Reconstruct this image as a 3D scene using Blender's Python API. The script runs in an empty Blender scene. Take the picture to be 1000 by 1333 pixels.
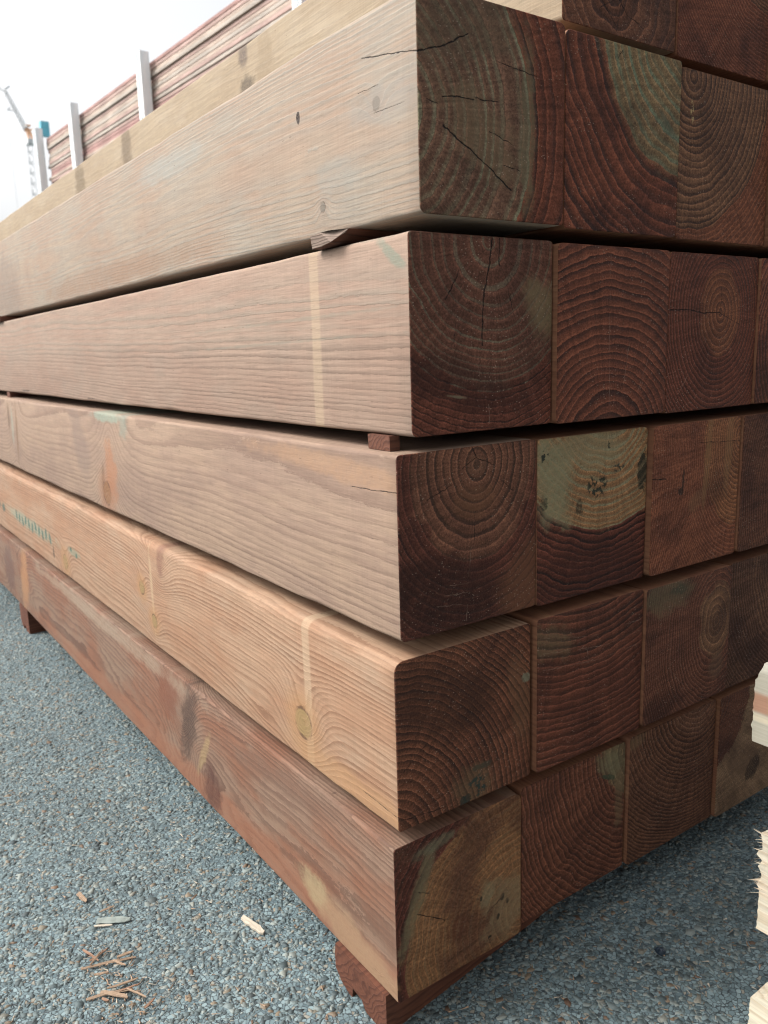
import bpy, math, random
import numpy as np
from mathutils import Matrix, Vector
random.seed(7)
S = 0.2            # one timber section, metres: all layout numbers below are in sections
GZ = 4.17          # eye height above the ground, in sections
scene = bpy.context.scene
col = scene.collection

GTILT = -0.0105; GOFF = (GZ - 3.985) * S      # the yard falls away gently to the rear
def gz(y): return GOFF + GTILT * y
GROUND_OBJS = []
# ------------------------------------------------------------------ camera
cam_d = bpy.data.cameras.new('camera')
cam = bpy.data.objects.new('camera', cam_d)
col.objects.link(cam)
rt = Vector((0.81526166, -0.57834557, -0.02940799))
up = Vector((0.13636797, 0.14237986, 0.98037327))
fw = Vector((0.56280744, 0.80327105, -0.19494465))
M = Matrix.Identity(4)
for i in range(3):
    M[i][0] = rt[i]; M[i][1] = up[i]; M[i][2] = -fw[i]
M[2][3] = GZ * S
cam.matrix_world = M
cam_d.sensor_fit = 'HORIZONTAL'
cam_d.sensor_width = 36
cam_d.lens = 36 * 1.05923
cam_d.clip_start = 0.02
cam_d.clip_end = 2000
cam_d.dof.use_dof = True
cam_d.dof.focus_distance = 1.0
cam_d.dof.aperture_fstop = 11
scene.camera = cam

# ------------------------------------------------------------------ light
SUN_EL, SUN_AZ = 47, -58          # azimuth from +Y towards +X
world = bpy.data.worlds.new('World'); scene.world = world; world.use_nodes = True
wt = world.node_tree
bg = wt.nodes['Background']
sky = wt.nodes.new('ShaderNodeTexSky'); sky.sky_type = 'NISHITA'; sky.sun_disc = False
sky.sun_elevation = math.radians(SUN_EL); sky.sun_rotation = math.radians(SUN_AZ)
sky.air_density = 1.0; sky.dust_density = 6.0; sky.ozone_density = 1.0
hs = wt.nodes.new('ShaderNodeHueSaturation'); hs.inputs['Saturation'].default_value = 0.12
wt.links.new(sky.outputs[0], hs.inputs['Color']); wt.links.new(hs.outputs[0], bg.inputs[0])
bg.inputs[1].default_value = 0.15
sun_d = bpy.data.lights.new('sun', 'SUN'); sun_d.energy = 1.5; sun_d.angle = math.radians(20); sun_d.color = (1, 0.965, 0.92)
sun = bpy.data.objects.new('sun', sun_d); col.objects.link(sun)
az, el = math.radians(SUN_AZ), math.radians(SUN_EL)
sv = Vector((math.sin(az) * math.cos(el), math.cos(az) * math.cos(el), math.sin(el)))
sun.rotation_euler = sv.to_track_quat('Z', 'Y').to_euler()
sun.location = sv * 20
scene.view_settings.view_transform = 'Standard'
scene.view_settings.look = 'None'
scene.view_settings.exposure = 1.0
scene.view_settings.gamma = 1
scene.render.engine = 'CYCLES'
scene.cycles.max_bounces = 6
scene.cycles.use_denoising = True
scene.cycles.filter_width = 1.15

# ------------------------------------------------------------------ shader helper
class V:
    """a float socket with arithmetic"""
    def __init__(s, g, sock): s.g = g; s.s = sock
    def __add__(a, b): return a.g.m('ADD', a, b)
    __radd__ = __add__
    def __sub__(a, b): return a.g.m('SUBTRACT', a, b)
    def __rsub__(a, b): return a.g.m('SUBTRACT', b, a)
    def __mul__(a, b): return a.g.m('MULTIPLY', a, b)
    __rmul__ = __mul__
    def __truediv__(a, b): return a.g.m('DIVIDE', a, b)
    def __pow__(a, b): return a.g.m('POWER', a, b)

class G:
    def __init__(s, name):
        s.mat = bpy.data.materials.new(name); s.mat.use_nodes = True
        s.t = s.mat.node_tree; s.t.nodes.clear()
        s.out = s.t.nodes.new('ShaderNodeOutputMaterial')
        s.b = s.t.nodes.new('ShaderNodeBsdfPrincipled')
        s.t.links.new(s.b.outputs[0], s.out.inputs[0])
    def put(s, inp, v):
        if isinstance(v, V): s.t.links.new(v.s, inp)
        elif hasattr(v, 'is_output'): s.t.links.new(v, inp)
        elif isinstance(v, (tuple, list)) and len(inp.default_value) == 4: inp.default_value = (*v[:3], 1)
        else: inp.default_value = v
    def m(s, op, a, b=None, c=None, clamp=False):
        n = s.t.nodes.new('ShaderNodeMath'); n.operation = op; n.use_clamp = clamp
        for i, v in enumerate((a, b, c)):
            if v is not None: s.put(n.inputs[i], v)
        return V(s, n.outputs[0])
    def coords(s, scale=1.0):
        tc = s.t.nodes.new('ShaderNodeTexCoord'); sx = s.t.nodes.new('ShaderNodeSeparateXYZ')
        s.t.links.new(tc.outputs['Object'], sx.inputs[0])
        return [V(s, sx.outputs[i]) * scale for i in range(3)]
    def vec(s, x, y, z):
        n = s.t.nodes.new('ShaderNodeCombineXYZ')
        for i, v in enumerate((x, y, z)): s.put(n.inputs[i], v)
        return n.outputs[0]
    def noise(s, vec, scale=1.0, detail=2.0, rough=0.5, col=False):
        n = s.t.nodes.new('ShaderNodeTexNoise'); s.t.links.new(vec, n.inputs['Vector'])
        n.inputs['Scale'].default_value = scale; n.inputs['Detail'].default_value = detail
        n.inputs['Roughness'].default_value = rough
        return n.outputs[1] if col else V(s, n.outputs[0])
    def white(s, vec):
        n = s.t.nodes.new('ShaderNodeTexWhiteNoise'); n.noise_dimensions = '3D'
        s.t.links.new(vec, n.inputs['Vector']); return V(s, n.outputs[0])
    def voro(s, vec, scale, feature='F1', out='Distance', rnd=1.0):
        n = s.t.nodes.new('ShaderNodeTexVoronoi'); n.feature = feature
        s.t.links.new(vec, n.inputs['Vector']); n.inputs['Scale'].default_value = scale
        n.inputs['Randomness'].default_value = rnd
        return V(s, n.outputs[out]) if out in ('Distance',) else n.outputs[out]
    def ss(s, v, a, b, lo=0.0, hi=1.0):
        n = s.t.nodes.new('ShaderNodeMapRange'); n.interpolation_type = 'SMOOTHSTEP'
        if a > b: a, b, lo, hi = b, a, hi, lo
        s.put(n.inputs[0], v); s.put(n.inputs[1], a); s.put(n.inputs[2], b); s.put(n.inputs[3], lo); s.put(n.inputs[4], hi)
        return V(s, n.outputs[0])
    def mix(s, f, a, b, mode='MIX'):
        n = s.t.nodes.new('ShaderNodeMix'); n.data_type = 'RGBA'; n.blend_type = mode
        s.put(n.inputs[0], f); s.put(n.inputs[6], a); s.put(n.inputs[7], b)
        return n.outputs[2]
    def scalec(s, c, f):
        """colour times float"""
        n = s.t.nodes.new('ShaderNodeVectorMath'); n.operation = 'SCALE'
        s.put(n.inputs[0], c) if not isinstance(c, tuple) else setattr(n.inputs[0], 'default_value', c)
        s.put(n.inputs[3], f); return n.outputs[0]
    def bump(s, h, dist, strength=1.0):
        n = s.t.nodes.new('ShaderNodeBump'); s.put(n.inputs['Height'], h)
        n.inputs['Distance'].default_value = dist; n.inputs['Strength'].default_value = strength
        s.t.links.new(n.outputs[0], s.b.inputs['Normal'])
    def ellipse(s, x, y, cx, cy, rx, ry, ang=0.0):
        a = math.radians(ang); dx = x - cx; dy = y - cy
        ex = (dx * math.cos(a) + dy * math.sin(a)) * (1 / rx)
        ey = (dy * math.cos(a) - dx * math.sin(a)) * (1 / ry)
        return s.m('SQRT', ex * ex + ey * ey)
    def segment(s, x, y, p, q):
        """distance to the segment pq"""
        ex, ey = q[0] - p[0], q[1] - p[1]; L2 = ex * ex + ey * ey
        dx = x - p[0]; dy = y - p[1]
        t = s.m('MULTIPLY_ADD', dx, ex / L2, dy * (ey / L2), clamp=True)
        ax = dx - t * ex; ay = dy - t * ey
        return s.m('SQRT', ax * ax + ay * ay)

def rings(g, p, u, w, v):
    """the growth-ring field shared by end and side grain: distance from the pith in sections, and its phase"""
    seed = p['seed']
    wob = g.noise(g.vec(w * 0.22 + seed, seed * 1.7, 0.0), 1.0, 1.0, col=True)
    sp = g.t.nodes.new('ShaderNodeSeparateXYZ'); g.t.links.new(wob, sp.inputs[0])
    amp = p.get('wob', 0.16)
    w0 = g.ss(w, 0.0, 1.6)
    du = u - p['pith'][0] - (V(g, sp.outputs[0]) - 0.5) * amp * w0 - w * p.get('tu', 0.0)
    dv = v - p['pith'][1] - (V(g, sp.outputs[1]) - 0.5) * amp * w0 - w * p.get('tv', 0.012)
    d = g.m('SQRT', du * du * p.get('ax', 1.0) + dv * dv)
    base = g.vec(u + seed, w * 0.16, v)
    n1 = g.noise(base, 2.3, 2.0)
    n2 = g.noise(base, 7.0, 3.0, 0.6)
    n3 = g.noise(g.vec(u + seed, w * 0.5, v), 45.0, 3.0, 0.7)
    d = d + (n1 - 0.5) * p.get('warp', 0.10) + (n2 - 0.5) * p.get('warp2', 0.036) + (n3 - 0.5) * 0.015
    knots = []
    for (kw, kv, r, a) in p.get('knots', []):
        e = g.ellipse(w, v, kw, kv, r * 1.0, r)
        near = g.ss(u, 0.5, 0.0)
        d = d + g.m('EXPONENT', e * e * -0.16) * near * a
        knots.append((e, near))
    for (kw, kv, rw, rv, a) in p.get('swirls', []):
        e = g.ellipse(w, v, kw, kv, rw, rv, 12)
        d = d + g.m('EXPONENT', e * -1.3) * g.ss(u, 0.6, 0.0) * a
    f = p.get('freq', 18.0)
    ph = d * f + d * d * (f * p.get('tight', 0.25))
    ph = ph + (g.noise(g.vec(d * 3.1, seed, 0.0), 1.0, 2.0) - 0.5) * 3.0
    t = g.m('FRACT', ph)
    rnd = g.white(g.vec(g.m('FLOOR', ph), seed, 0.0))
    lo = p.get('late_lo', 0.35)
    late = g.ss(t, lo, 0.80) * g.ss(t, 1.0, 0.94) * (rnd * 0.45 + 0.55)
    return d, du, dv, late, rnd, t, knots, ph

def cracks(g, x, y, segs, seed, width=0.006, jx=1.0, jy=1.0):
    """min over polylines; returns a 0..1 mask"""
    if not segs: return None
    jit = g.noise(g.vec(x, y, seed), 16.0, 3.0, 0.7, col=True)
    sp = g.t.nodes.new('ShaderNodeSeparateXYZ'); g.t.links.new(jit, sp.inputs[0])
    xx = x + (V(g, sp.outputs[0]) - 0.5) * (0.028 * jx); yy = y + (V(g, sp.outputs[1]) - 0.5) * (0.028 * jy)
    best = None
    for line in segs:
        wd = line[0] * 0.62; pts = line[1:]
        for a, b in zip(pts, pts[1:]):
            dd = g.segment(xx, yy, a, b) * (width / wd)
            best = dd if best is None else g.m('MINIMUM', best, dd)
    vary = g.noise(g.vec(x, y, seed + 3), 22.0, 2.0)
    return g.ss(best + (vary - 0.5) * width * 1.6, width * 0.95, width * 0.2)

def patches(g, c, x, y, lst, seed, late=None):
    for (px, py, rx, ry, ang, colr, st, sc, rag) in lst:
        e = g.ellipse(x, y, px, py, rx, ry, ang)
        n = g.noise(g.vec(x, y, seed + px), sc, 6.0, 0.72)
        if st >= 0.9 and sc >= 22:
            sp_ = g.noise(g.vec(x, y, seed + px * 3), sc * 1.1, 3.0, 0.6)
            mk = g.ss(e + (n - 0.5) * 0.5, 1.05, 0.75) * g.ss(sp_, 0.49, 0.56) * st
        else:
            fr = g.noise(g.vec(x, y, seed), sc * 7.0, 3.0, 0.7)
            soft = 0.45 if st < 0.8 else 0.16
            mk = g.ss(e + (n - 0.5) * rag * 1.6 + (fr - 0.5) * 0.5, 1.0 + soft * 0.5, 1.0 - soft) * g.ss(fr, 0.2, 0.7, 0.6, 1.15) * st
            if late is not None: mk = mk * (1.0 - late * 0.55)
        c = g.mix(mk, c, colr)
    return c

def end_material(name, p):
    g = G(name)
    u, w, v = g.coords(1 / S)
    seed = p['seed']
    d, du, dv, late, rnd, t, _, ph = rings(g, p, u, w, v)
    # dye and damp differ between heart and sap: the border follows the rings
    f_ = p['freq']; hn_ = (g.noise(g.vec(u, v, seed), 6.0, 5.0, 0.65) - 0.5) * (p.get('rag', 0.10) * f_ * 2.2)
    phR = f_ * p['R'] + p['R'] ** 2 * f_ * p.get('tight', 0.25)
    heart = g.ss((g.m('FLOOR', ph) * 0.75 + ph * 0.25) + hn_, phR + 0.35, phR - 0.35)
    ang = g.m('ARCTAN2', dv, du)
    blot = g.noise(g.vec(u, v, seed + 9), 2.6, 4.0, 0.6)
    fine = g.noise(g.vec(u, v, seed + 5), 95.0, 3.0, 0.7)
    run = g.noise(g.vec(ang * 3.0, d * 9.0, seed + 4), 1.0, 3.0, 0.6)
    late = late * g.ss(run, 0.25, 0.6, 0.55, 1.0)
    sap = g.mix(late * p.get('ls', 0.95), p['se'], p['sl'])
    hrt = g.mix((late ** 1.7 if p.get('hn') else late) * p.get('lh', 0.9), p['he'], p['hl'])
    tn = (0.90, 0.72, 0.57)
    sap = g.mix(1.0, sap, tn, 'MULTIPLY')
    hrt = g.mix(1.0, hrt, (0.74, 0.66, 0.55) if p.get('hn') else tn, 'MULTIPLY')
    c = g.mix(heart, sap, hrt)
    c = g.scalec(c, g.ss(t, 0.0, 0.28, 1.5, 0.90))
    c = g.mix(g.ss(blot, 0.40, 0.68) * min(0.8, p.get('blot', 0.5) * 1.25), c, p.get('bc', (0.020, 0.008, 0.007)))
    # rays running out from the pith
    ray = g.noise(g.vec(ang * 34.0, d * 1.6, seed), 1.0, 3.0, 0.6)
    c = g.scalec(c, g.ss(ray, 0.25, 0.75, 0.80, 1.20))
    # saw chatter, slightly oblique
    sa = p.get('saw', 8.0); a = math.radians(sa)
    saw = g.noise(g.vec((u * math.cos(a) + v * math.sin(a)) * 0.9, (v * math.cos(a) - u * math.sin(a)) * 46.0, seed), 1.0, 2.0, 0.6)
    c = g.scalec(c, g.ss(saw, 0.25, 0.75, 0.84, 1.16))
    c = g.scalec(c, g.ss(fine, 0.25, 0.75, 0.58, 1.45))
    pore = g.voro(g.vec(u, v, seed), 190.0)
    c = g.scalec(c, g.ss(pore, 0.05, 0.45, 0.78, 1.08))
    c = patches(g, c, u, v, [(*q[:5], (q[5][0] * 0.66, q[5][1] * 0.60, q[5][2] * 0.50), *q[6:]) for q in p.get('patch', [])], seed, late)
    # torn pale fibres and dust caught in the grain
    vo = g.voro(g.vec(u * 0.6, v, seed), 62.0)
    gate = g.noise(g.vec(u, v, seed + 2), 4.5, 3.0, 0.7)
    dust = g.ss(vo, 0.20, 0.08) * g.ss(gate, 0.42, 0.62) * p.get('dust', 0.9)
    c = g.mix(dust, c, (0.27, 0.20, 0.155))
    h = late * -0.55 + fine * 0.55 + saw * 0.40 + ray * 0.2
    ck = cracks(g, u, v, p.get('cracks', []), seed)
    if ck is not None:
        c = g.mix(ck * 0.93, c, (0.006, 0.004, 0.004)); h = h - ck * 2.5  # shade inside the cracks is painted as near-black colour, beside the bump
    tr = cracks(g, u, v, p.get('tears', []), seed + 1, 0.005)
    if tr is not None: c = g.mix(tr * g.ss(gate, 0.35, 0.6) * 0.5, c, (0.24, 0.17, 0.13))
    g.put(g.b.inputs['Base Color'], c)
    g.put(g.b.inputs['Roughness'], g.ss(fine + late * 0.4, 0.3, 1.1, 0.85, 0.62))
    g.b.inputs['Specular IOR Level'].default_value = 0.16
    g.bump(h, 0.0011, 0.9)
    return g.mat

def side_material(name, p):
    g = G(name)
    u, w, v = g.coords(1 / S)
    seed = p['seed']
    d, du, dv, late, rnd, t, knots, ph = rings(g, p, u, w, v)
    q = p['side']
    phs = ph * q.get('sf', 1.3); ts = g.m('FRACT', phs); rs_ = g.white(g.vec(g.m('FLOOR', phs), seed, 1.0))
    late = g.ss(ts, 0.22, 0.88) * g.ss(ts, 1.0, 0.92) * (rs_ * 0.65 + 0.35)
    lcol = g.mix(g.ss(v, 0.40, 0.62), q['l'], q.get('lg', q['l']))
    blot = g.noise(g.vec(u * 0.8, w * 0.55, v * 1.3 + seed), 1.6, 4.0, 0.6)
    blot2 = g.noise(g.vec(u, w * 0.35 + seed, v), 3.2, 3.0, 0.6)
    fib = g.noise(g.vec(u * 90.0, w * 3.0, v * 90.0 + seed), 1.0, 3.0, 0.65)
    fib2 = g.noise(g.vec(u * 17.0, w * 0.8, v * 17.0 + seed), 1.0, 3.0, 0.6)
    c = g.mix(g.ss(blot, 0.38, 0.64), q['a'], q['b'])
    c = g.mix(g.ss(blot2, 0.48, 0.70) * q.get('cs', 0.6), c, q['c'])
    c = g.mix(late * q.get('ls', 0.55), c, lcol)
    c = g.scalec(c, g.ss(fib, 0.25, 0.75, 0.85, 1.12))
    c = g.scalec(c, g.ss(fib2, 0.25, 0.75, 0.96, 1.04))
    # band-saw marks stand across the grain
    saw = g.noise(g.vec(u * 3.0, w * 85.0, v * 2.2 + seed), 1.0, 2.0, 0.6)
    saw2 = g.noise(g.vec(u * 0.5, w * 17.0, v * 0.6 + seed), 1.0, 2.0, 0.6)
    c = g.scalec(c, g.ss(saw, 0.2, 0.8, 0.965, 1.035)); c = g.scalec(c, g.ss(saw2, 0.2, 0.8, 0.985, 1.015))
    face = g.ss(u, 0.02, 0.0)
    x, y = w, v
    c0 = c
    for (bw, hw) in q.get('bands', []):
        n = g.noise(g.vec(w * 14.0, v * 1.2, seed), 1.0, 3.0)
        mk = g.ss(g.m('ABSOLUTE', w - bw) + (n - 0.5) * 0.03, hw + 0.012, hw - 0.012)
        c = g.mix(mk * g.ss(fib, 0.2, 0.6, 0.25, 0.55), c, (0.57, 0.46, 0.33))
    c = patches(g, c, x, y, q.get('patch', []), seed)
    # knots: hard brown disc with its own small rings and a dark rim
    for (e, near), (kw, kv, r, a) in zip(knots, p['knots'] if 'knots' in p else []):
        nz = g.noise(g.vec(w, v, seed + kw), 9.0, 3.0, 0.6)
        ee = e + (nz - 0.5) * 0.5
        disc = g.ss(ee, 1.0, 0.8) * near
        kc = g.mix(g.m('FRACT', ee * 4.0) * 0.28, q.get('kc', (0.26, 0.19, 0.10)), (0.12, 0.07, 0.045))
        halo = g.ss(ee, 2.9, 1.0) * 0.5 * near
        c = g.mix(halo, c, q.get('kh', (0.33, 0.20, 0.12)))
        rim = g.ss(g.m('ABSOLUTE', ee - 0.98), 0.16, 0.03) * near
        c = g.mix(disc * g.ss(nz, 0.3, 0.7, 0.55, 0.95), c, kc); c = g.mix(rim * g.ss(nz, 0.42, 0.6) * 0.7, c, (0.07, 0.04, 0.03))
    tick = g.noise(g.vec(u * 40.0, w * 7.0 + seed, v * 55.0), 1.0, 4.0, 0.75)
    c = g.scalec(c, g.ss(tick, 0.34, 0.45, 0.88, 1.0))
    h = late * 0.55 + fib * 0.6 + saw * 0.2 + tick * 0.4
    ck = cracks(g, x, y, q.get('cracks', []), seed + 4, 0.006, 1.0, 0.45)
    if ck is not None:
        ck = ck * face
        c = g.mix(ck * 0.9, c, (0.02, 0.013, 0.012)); h = h - ck * 2.0  # dark of the crack depth put into the colour as well as the bump
    # small dark checks and specks scattered along the grain
    vo = g.voro(g.vec(u, w * 1.4, v * 9.0 + seed), 3.6)
    sp = g.ss(vo, 0.10, 0.04) * g.ss(fib2, 0.45, 0.6) * q.get('spk', 0.6)
    c = g.mix(sp, c, (0.06, 0.035, 0.03))
    c = g.mix(1.0, c, q.get('tint', (0.615, 0.57, 0.525)), 'MULTIPLY')
    g.put(g.b.inputs['Base Color'], c)
    g.put(g.b.inputs['Roughness'], g.ss(fib, 0.2, 0.8, 0.66, 0.86))
    g.b.inputs['Specular IOR Level'].default_value = 0.2
    g.bump(h, 0.0006, 0.8)
    return g.mat

# ------------------------------------------------------------------ object helpers
def tag(o, label, cat, group=None, kind=None):
    if label: o['label'] = label
    if cat: o['category'] = cat
    if group: o['group'] = group
    if kind: o['kind'] = kind
    return o

def mesh_obj(name, verts, faces, mats, fmat=None, smooth=True, parent=None, sharp=35):
    me = bpy.data.meshes.new(name); me.from_pydata(verts, [], faces)
    for m_ in mats: me.materials.append(m_)
    if fmat: me.polygons.foreach_set('material_index', fmat)
    if smooth:
        me.polygons.foreach_set('use_smooth', [True] * len(me.polygons))
        me.set_sharp_from_angle(angle=math.radians(sharp))
    me.update()
    o = bpy.data.objects.new(name, me); col.objects.link(o)
    if parent: o.parent = parent
    return o

def snoise(x, s):
    return math.sin(x * 1.7 + s) * 0.5 + math.sin(x * 3.9 + s * 2.3) * 0.3 + math.sin(x * 9.1 + s * 5.1) * 0.2

def beam(name, x, y, ztop, w, h, L, mats, r=(0.022, 0.022, 0.022, 0.022), seed=0.0, nseg=64, rough=0.0012, axis='y', bow=0.004):
    """a sawn timber with eased long edges; x,y,ztop in sections. corners r: bottom-left, bottom-right, top-right, top-left"""
    K = 5
    jr = random.Random(int(seed * 77)); 
    def section(yy, shrink):
        jit = [jr.uniform(-0.28, 0.28) if r[0] < 0.2 else 0 for _ in range(4)]
        pts = []
        cs = [(0, 0, 180), (w, 0, 270), (w, h, 0), (0, h, 90)]
        for ci, (cx, cz, a0) in enumerate(cs):
            rr = r[ci] * (1 + 0.35 * snoise(yy * 2.1, seed + ci * 4.0) + (0.5 * snoise(yy * 5.3, seed + ci) if r[ci] > 0.04 else 0.0)) + 1e-4
            rr *= 1 + jit[ci]
            ox = cx + (rr if cx == 0 else -rr); oz = cz + (rr if cz == 0 else -rr)
            for k in range(K):
                a = math.radians(a0 + 90 * k / (K - 1))
                px = ox + (rr - shrink) * math.cos(a); pz = oz + (rr - shrink) * math.sin(a)
                pts.append((px, pz))
        return pts
    ys = [0.0, 0.004] + [0.02 + (L - 0.04) * (i / nseg) ** 1.3 for i in range(1, nseg)] + [L - 0.004, L]
    V_, F_, FM = [], [], []
    n = 4 * K
    for i, yy in enumerate(ys):
        sh = 0.004 if i in (0, len(ys) - 1) else 0.0
        bx = bow * snoise(yy * 0.45, seed) * min(1, yy); bz = bow * snoise(yy * 0.4, seed + 7) * min(1, yy)
        rn = random.Random(int(seed * 100) + i)
        for (px, pz) in section(yy, sh):
            jy = rn.uniform(-rough, rough) if i <= 1 else 0
            V_.append(((px + bx) * S, (yy + jy) * S, (pz + bz) * S))
    for i in range(len(ys) - 1):
        for k in range(n):
            a = i * n + k; b = i * n + (k + 1) % n
            F_.append((a, b, b + n, a + n)); FM.append(1 if i in (0, len(ys) - 2) else 0)
    F_.append(tuple(range(n))); FM.append(1)
    F_.append(tuple(reversed(range((len(ys) - 1) * n, len(ys) * n)))); FM.append(1)
    # faces: outward orientation
    F_ = [tuple(reversed(f)) for f in F_]
    o = mesh_obj(name, V_, F_, mats, FM)
    o.location = (x * S, y * S, (ztop - h + GZ) * S)
    return o

# ------------------------------------------------------------------ timber palette (linear albedo)
RED_E, RED_L = (0.135, 0.052, 0.036), (0.030, 0.013, 0.011)
BRN_E, BRN_L = (0.150, 0.075, 0.048), (0.045, 0.022, 0.016)
GRN = (0.215, 0.235, 0.175)
PINK = dict(a=(0.44, 0.33, 0.265), b=(0.40, 0.285, 0.225), c=(0.37, 0.31, 0.265), l=(0.24, 0.165, 0.135))
WARM = dict(a=(0.34, 0.17, 0.10), b=(0.28, 0.13, 0.08), c=(0.36, 0.22, 0.13), l=(0.16, 0.07, 0.045))

B = {}
def bm(k, x, y, z, w, h, label, pith, R=0.0, freq=18.0, side=WARM, group=None, r=None, **kw):
    B[k] = dict(x=x, y=y, z=z, w=w, h=h, label=label, pith=pith, R=R, freq=freq, side=side, r=r, **kw)

bm('A1', 2.537, 3.243, 1.653, 0.993, 1.011, 'big top corner timber, pale greyish side, green-striped end with long cracks', (-0.22, 0.45), 0.93, 13.0,
   dict(a=(0.45, 0.375, 0.305), b=(0.44, 0.335, 0.265), c=(0.415, 0.385, 0.335), sf=2.6, l=(0.37, 0.365, 0.335), ls=0.75, cs=0.7,
        cracks=[(0.006, (0.46, 0.81), (0.26, 0.77), (0.11, 0.74), (-0.02, 0.71)), (0.003, (0.5, 0.655), (0.32, 0.65)), (0.003, (0.36, 0.53), (0.10, 0.52))],
        patch=[(1.12, 0.68, 0.022, 0.035, 0, (0.04, 0.03, 0.03), 0.95, 20, 0.6), (3.2, 0.8, 0.7, 0.10, 0, (0.40, 0.43, 0.42), 0.5, 3, 1.2),
               (5.1, 0.13, 2.6, 0.12, 0, (0.36, 0.22, 0.15), 0.45, 3, 1.0), (9.5, 0.3, 1.2, 0.5, 0, (0.27, 0.22, 0.20), 0.45, 2, 1.3), (0.30, 0.55, 0.35, 0.12, 0, (0.36, 0.37, 0.36), 0.4, 4, 1.3),
               (0.75, 0.30, 0.30, 0.09, 0, (0.37, 0.38, 0.36), 0.45, 5, 1.3)], kc=(0.24, 0.23, 0.21), kh=(0.38, 0.33, 0.29)),
   se=RED_E, sl=RED_L, he=(0.150, 0.085, 0.064), hl=(0.27, 0.29, 0.21), knots=[(0.34, 0.57, 0.035, 0.06), (0.89, 0.16, 0.03, 0.05)], warp=0.08, hn=1, seed=1.3, tight=0.05, late_lo=0.45, blot=0.3,
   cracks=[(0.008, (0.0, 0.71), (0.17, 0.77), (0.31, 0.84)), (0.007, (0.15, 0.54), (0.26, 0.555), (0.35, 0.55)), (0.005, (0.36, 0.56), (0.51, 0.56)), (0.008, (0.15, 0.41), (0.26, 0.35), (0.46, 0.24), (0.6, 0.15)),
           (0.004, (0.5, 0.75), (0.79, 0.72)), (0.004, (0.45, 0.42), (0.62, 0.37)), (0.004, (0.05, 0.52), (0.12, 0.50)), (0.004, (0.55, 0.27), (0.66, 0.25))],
   patch=[(0.40, 0.42, 0.34, 0.16, -40, (0.21, 0.165, 0.11), 0.45, 7, 1.4), (0.30, 0.85, 0.5, 0.16, 10, (0.17, 0.14, 0.10), 0.3, 6, 1.3), (0.72, 0.45, 0.06, 0.5, 0, (0.19, 0.19, 0.13), 0.5, 9, 1.4)])
bm('A2', 3.545, 3.251, 1.638, 1.005, 1.006, 'second timber of the top full row, dark end with a greenish upper right corner', (1.2, 1.25), 0.93, 15.0,
   se=RED_E, sl=(0.022, 0.012, 0.012), he=(0.20, 0.140, 0.085), hl=(0.15, 0.21, 0.155), warp=0.12, hn=1, seed=2.7, tight=0.0, late_lo=0.3, rag=0.03,
   cracks=[(0.004, (0.42, 0.93), (0.46, 0.97))], patch=[(0.9, 0.62, 0.14, 0.03, -42, (0.09, 0.14, 0.12), 0.6, 20, 1.0)])
bm('A3', 4.568, 3.266, 1.619, 0.993, 0.990, 'third timber of the top full row, curved brown rings with a small pale tear', (0.12, 0.95), 0.86, 21.0,
   se=(0.15, 0.065, 0.042), sl=(0.09, 0.037, 0.026), he=(0.150, 0.088, 0.060), hl=(0.035, 0.018, 0.014), warp=0.07, seed=3.1, ax=1.15, blot=0.3, ls=0.5, tight=0.1,
   patch=[(0.12, 0.75, 0.018, 0.075, 4, (0.48, 0.38, 0.22), 0.9, 22, 0.9)])
bm('A4', 5.575, 3.22, 1.619, 1.0, 1.0, 'last timber of the top full row, cut by the photo edge', (0.5, 0.4), 0.0, 19.0, se=RED_E, sl=RED_L, he=RED_E, hl=RED_L, seed=4.3)
bm('Z2', 3.669, 3.396, 2.739, 1.005, 0.993, 'topmost timber with long yellow-grey side and knotty scratched end', (0.45, 0.25), 0.2, 12.0,
   dict(a=(0.46, 0.39, 0.29), b=(0.43, 0.355, 0.26), c=(0.50, 0.44, 0.35), l=(0.36, 0.29, 0.21), ls=0.3,
        patch=[(3.87, 0.93, 0.10, 0.13, 0, (0.16, 0.13, 0.12), 0.78, 7, 1.1), (3.82, 0.64, 0.14, 0.10, 0, (0.13, 0.11, 0.09), 0.78, 7, 1.3), (3.45, 0.8, 0.16, 0.4, 0, (0.33, 0.26, 0.18), 0.5, 6, 1.3),
               (7.14, 0.74, 0.2, 0.35, 0, (0.19, 0.15, 0.11), 0.75, 6, 1.2), (9.2, 0.7, 0.25, 0.35, 0, (0.20, 0.16, 0.11), 0.75, 6, 1.2), (15.8, 0.7, 0.5, 0.35, 0, (0.30, 0.24, 0.18), 0.5, 6, 1.2)]),
   se=(0.125, 0.066, 0.048), sl=(0.06, 0.03, 0.022), he=(0.10, 0.05, 0.036), hl=(0.03, 0.015, 0.013), warp=0.25, warp2=0.06, seed=5.9, ls=0.6,
   cracks=[(0.004, (0.25, 0.22), (0.45, 0.05)), (0.004, (0.35, 0.30), (0.55, 0.12), (0.7, 0.08)), (0.003, (0.3, 0.12), (0.55, 0.24)), (0.004, (0.45, 0.02), (0.52, 0.3)), (0.004, (0.6, 0.42), (0.75, 0.22))])
bm('Z3', 4.681, 3.386, 2.732, 0.995, 1.007, 'topmost timber at the right corner of the photo, plain red-brown end', (1.05, 1.0), 0.6, 30.0,
   se=(0.135, 0.055, 0.038), sl=(0.075, 0.033, 0.025), he=(0.12, 0.066, 0.048), hl=(0.05, 0.028, 0.022), warp=0.1, seed=6.2, ls=0.6)
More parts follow.
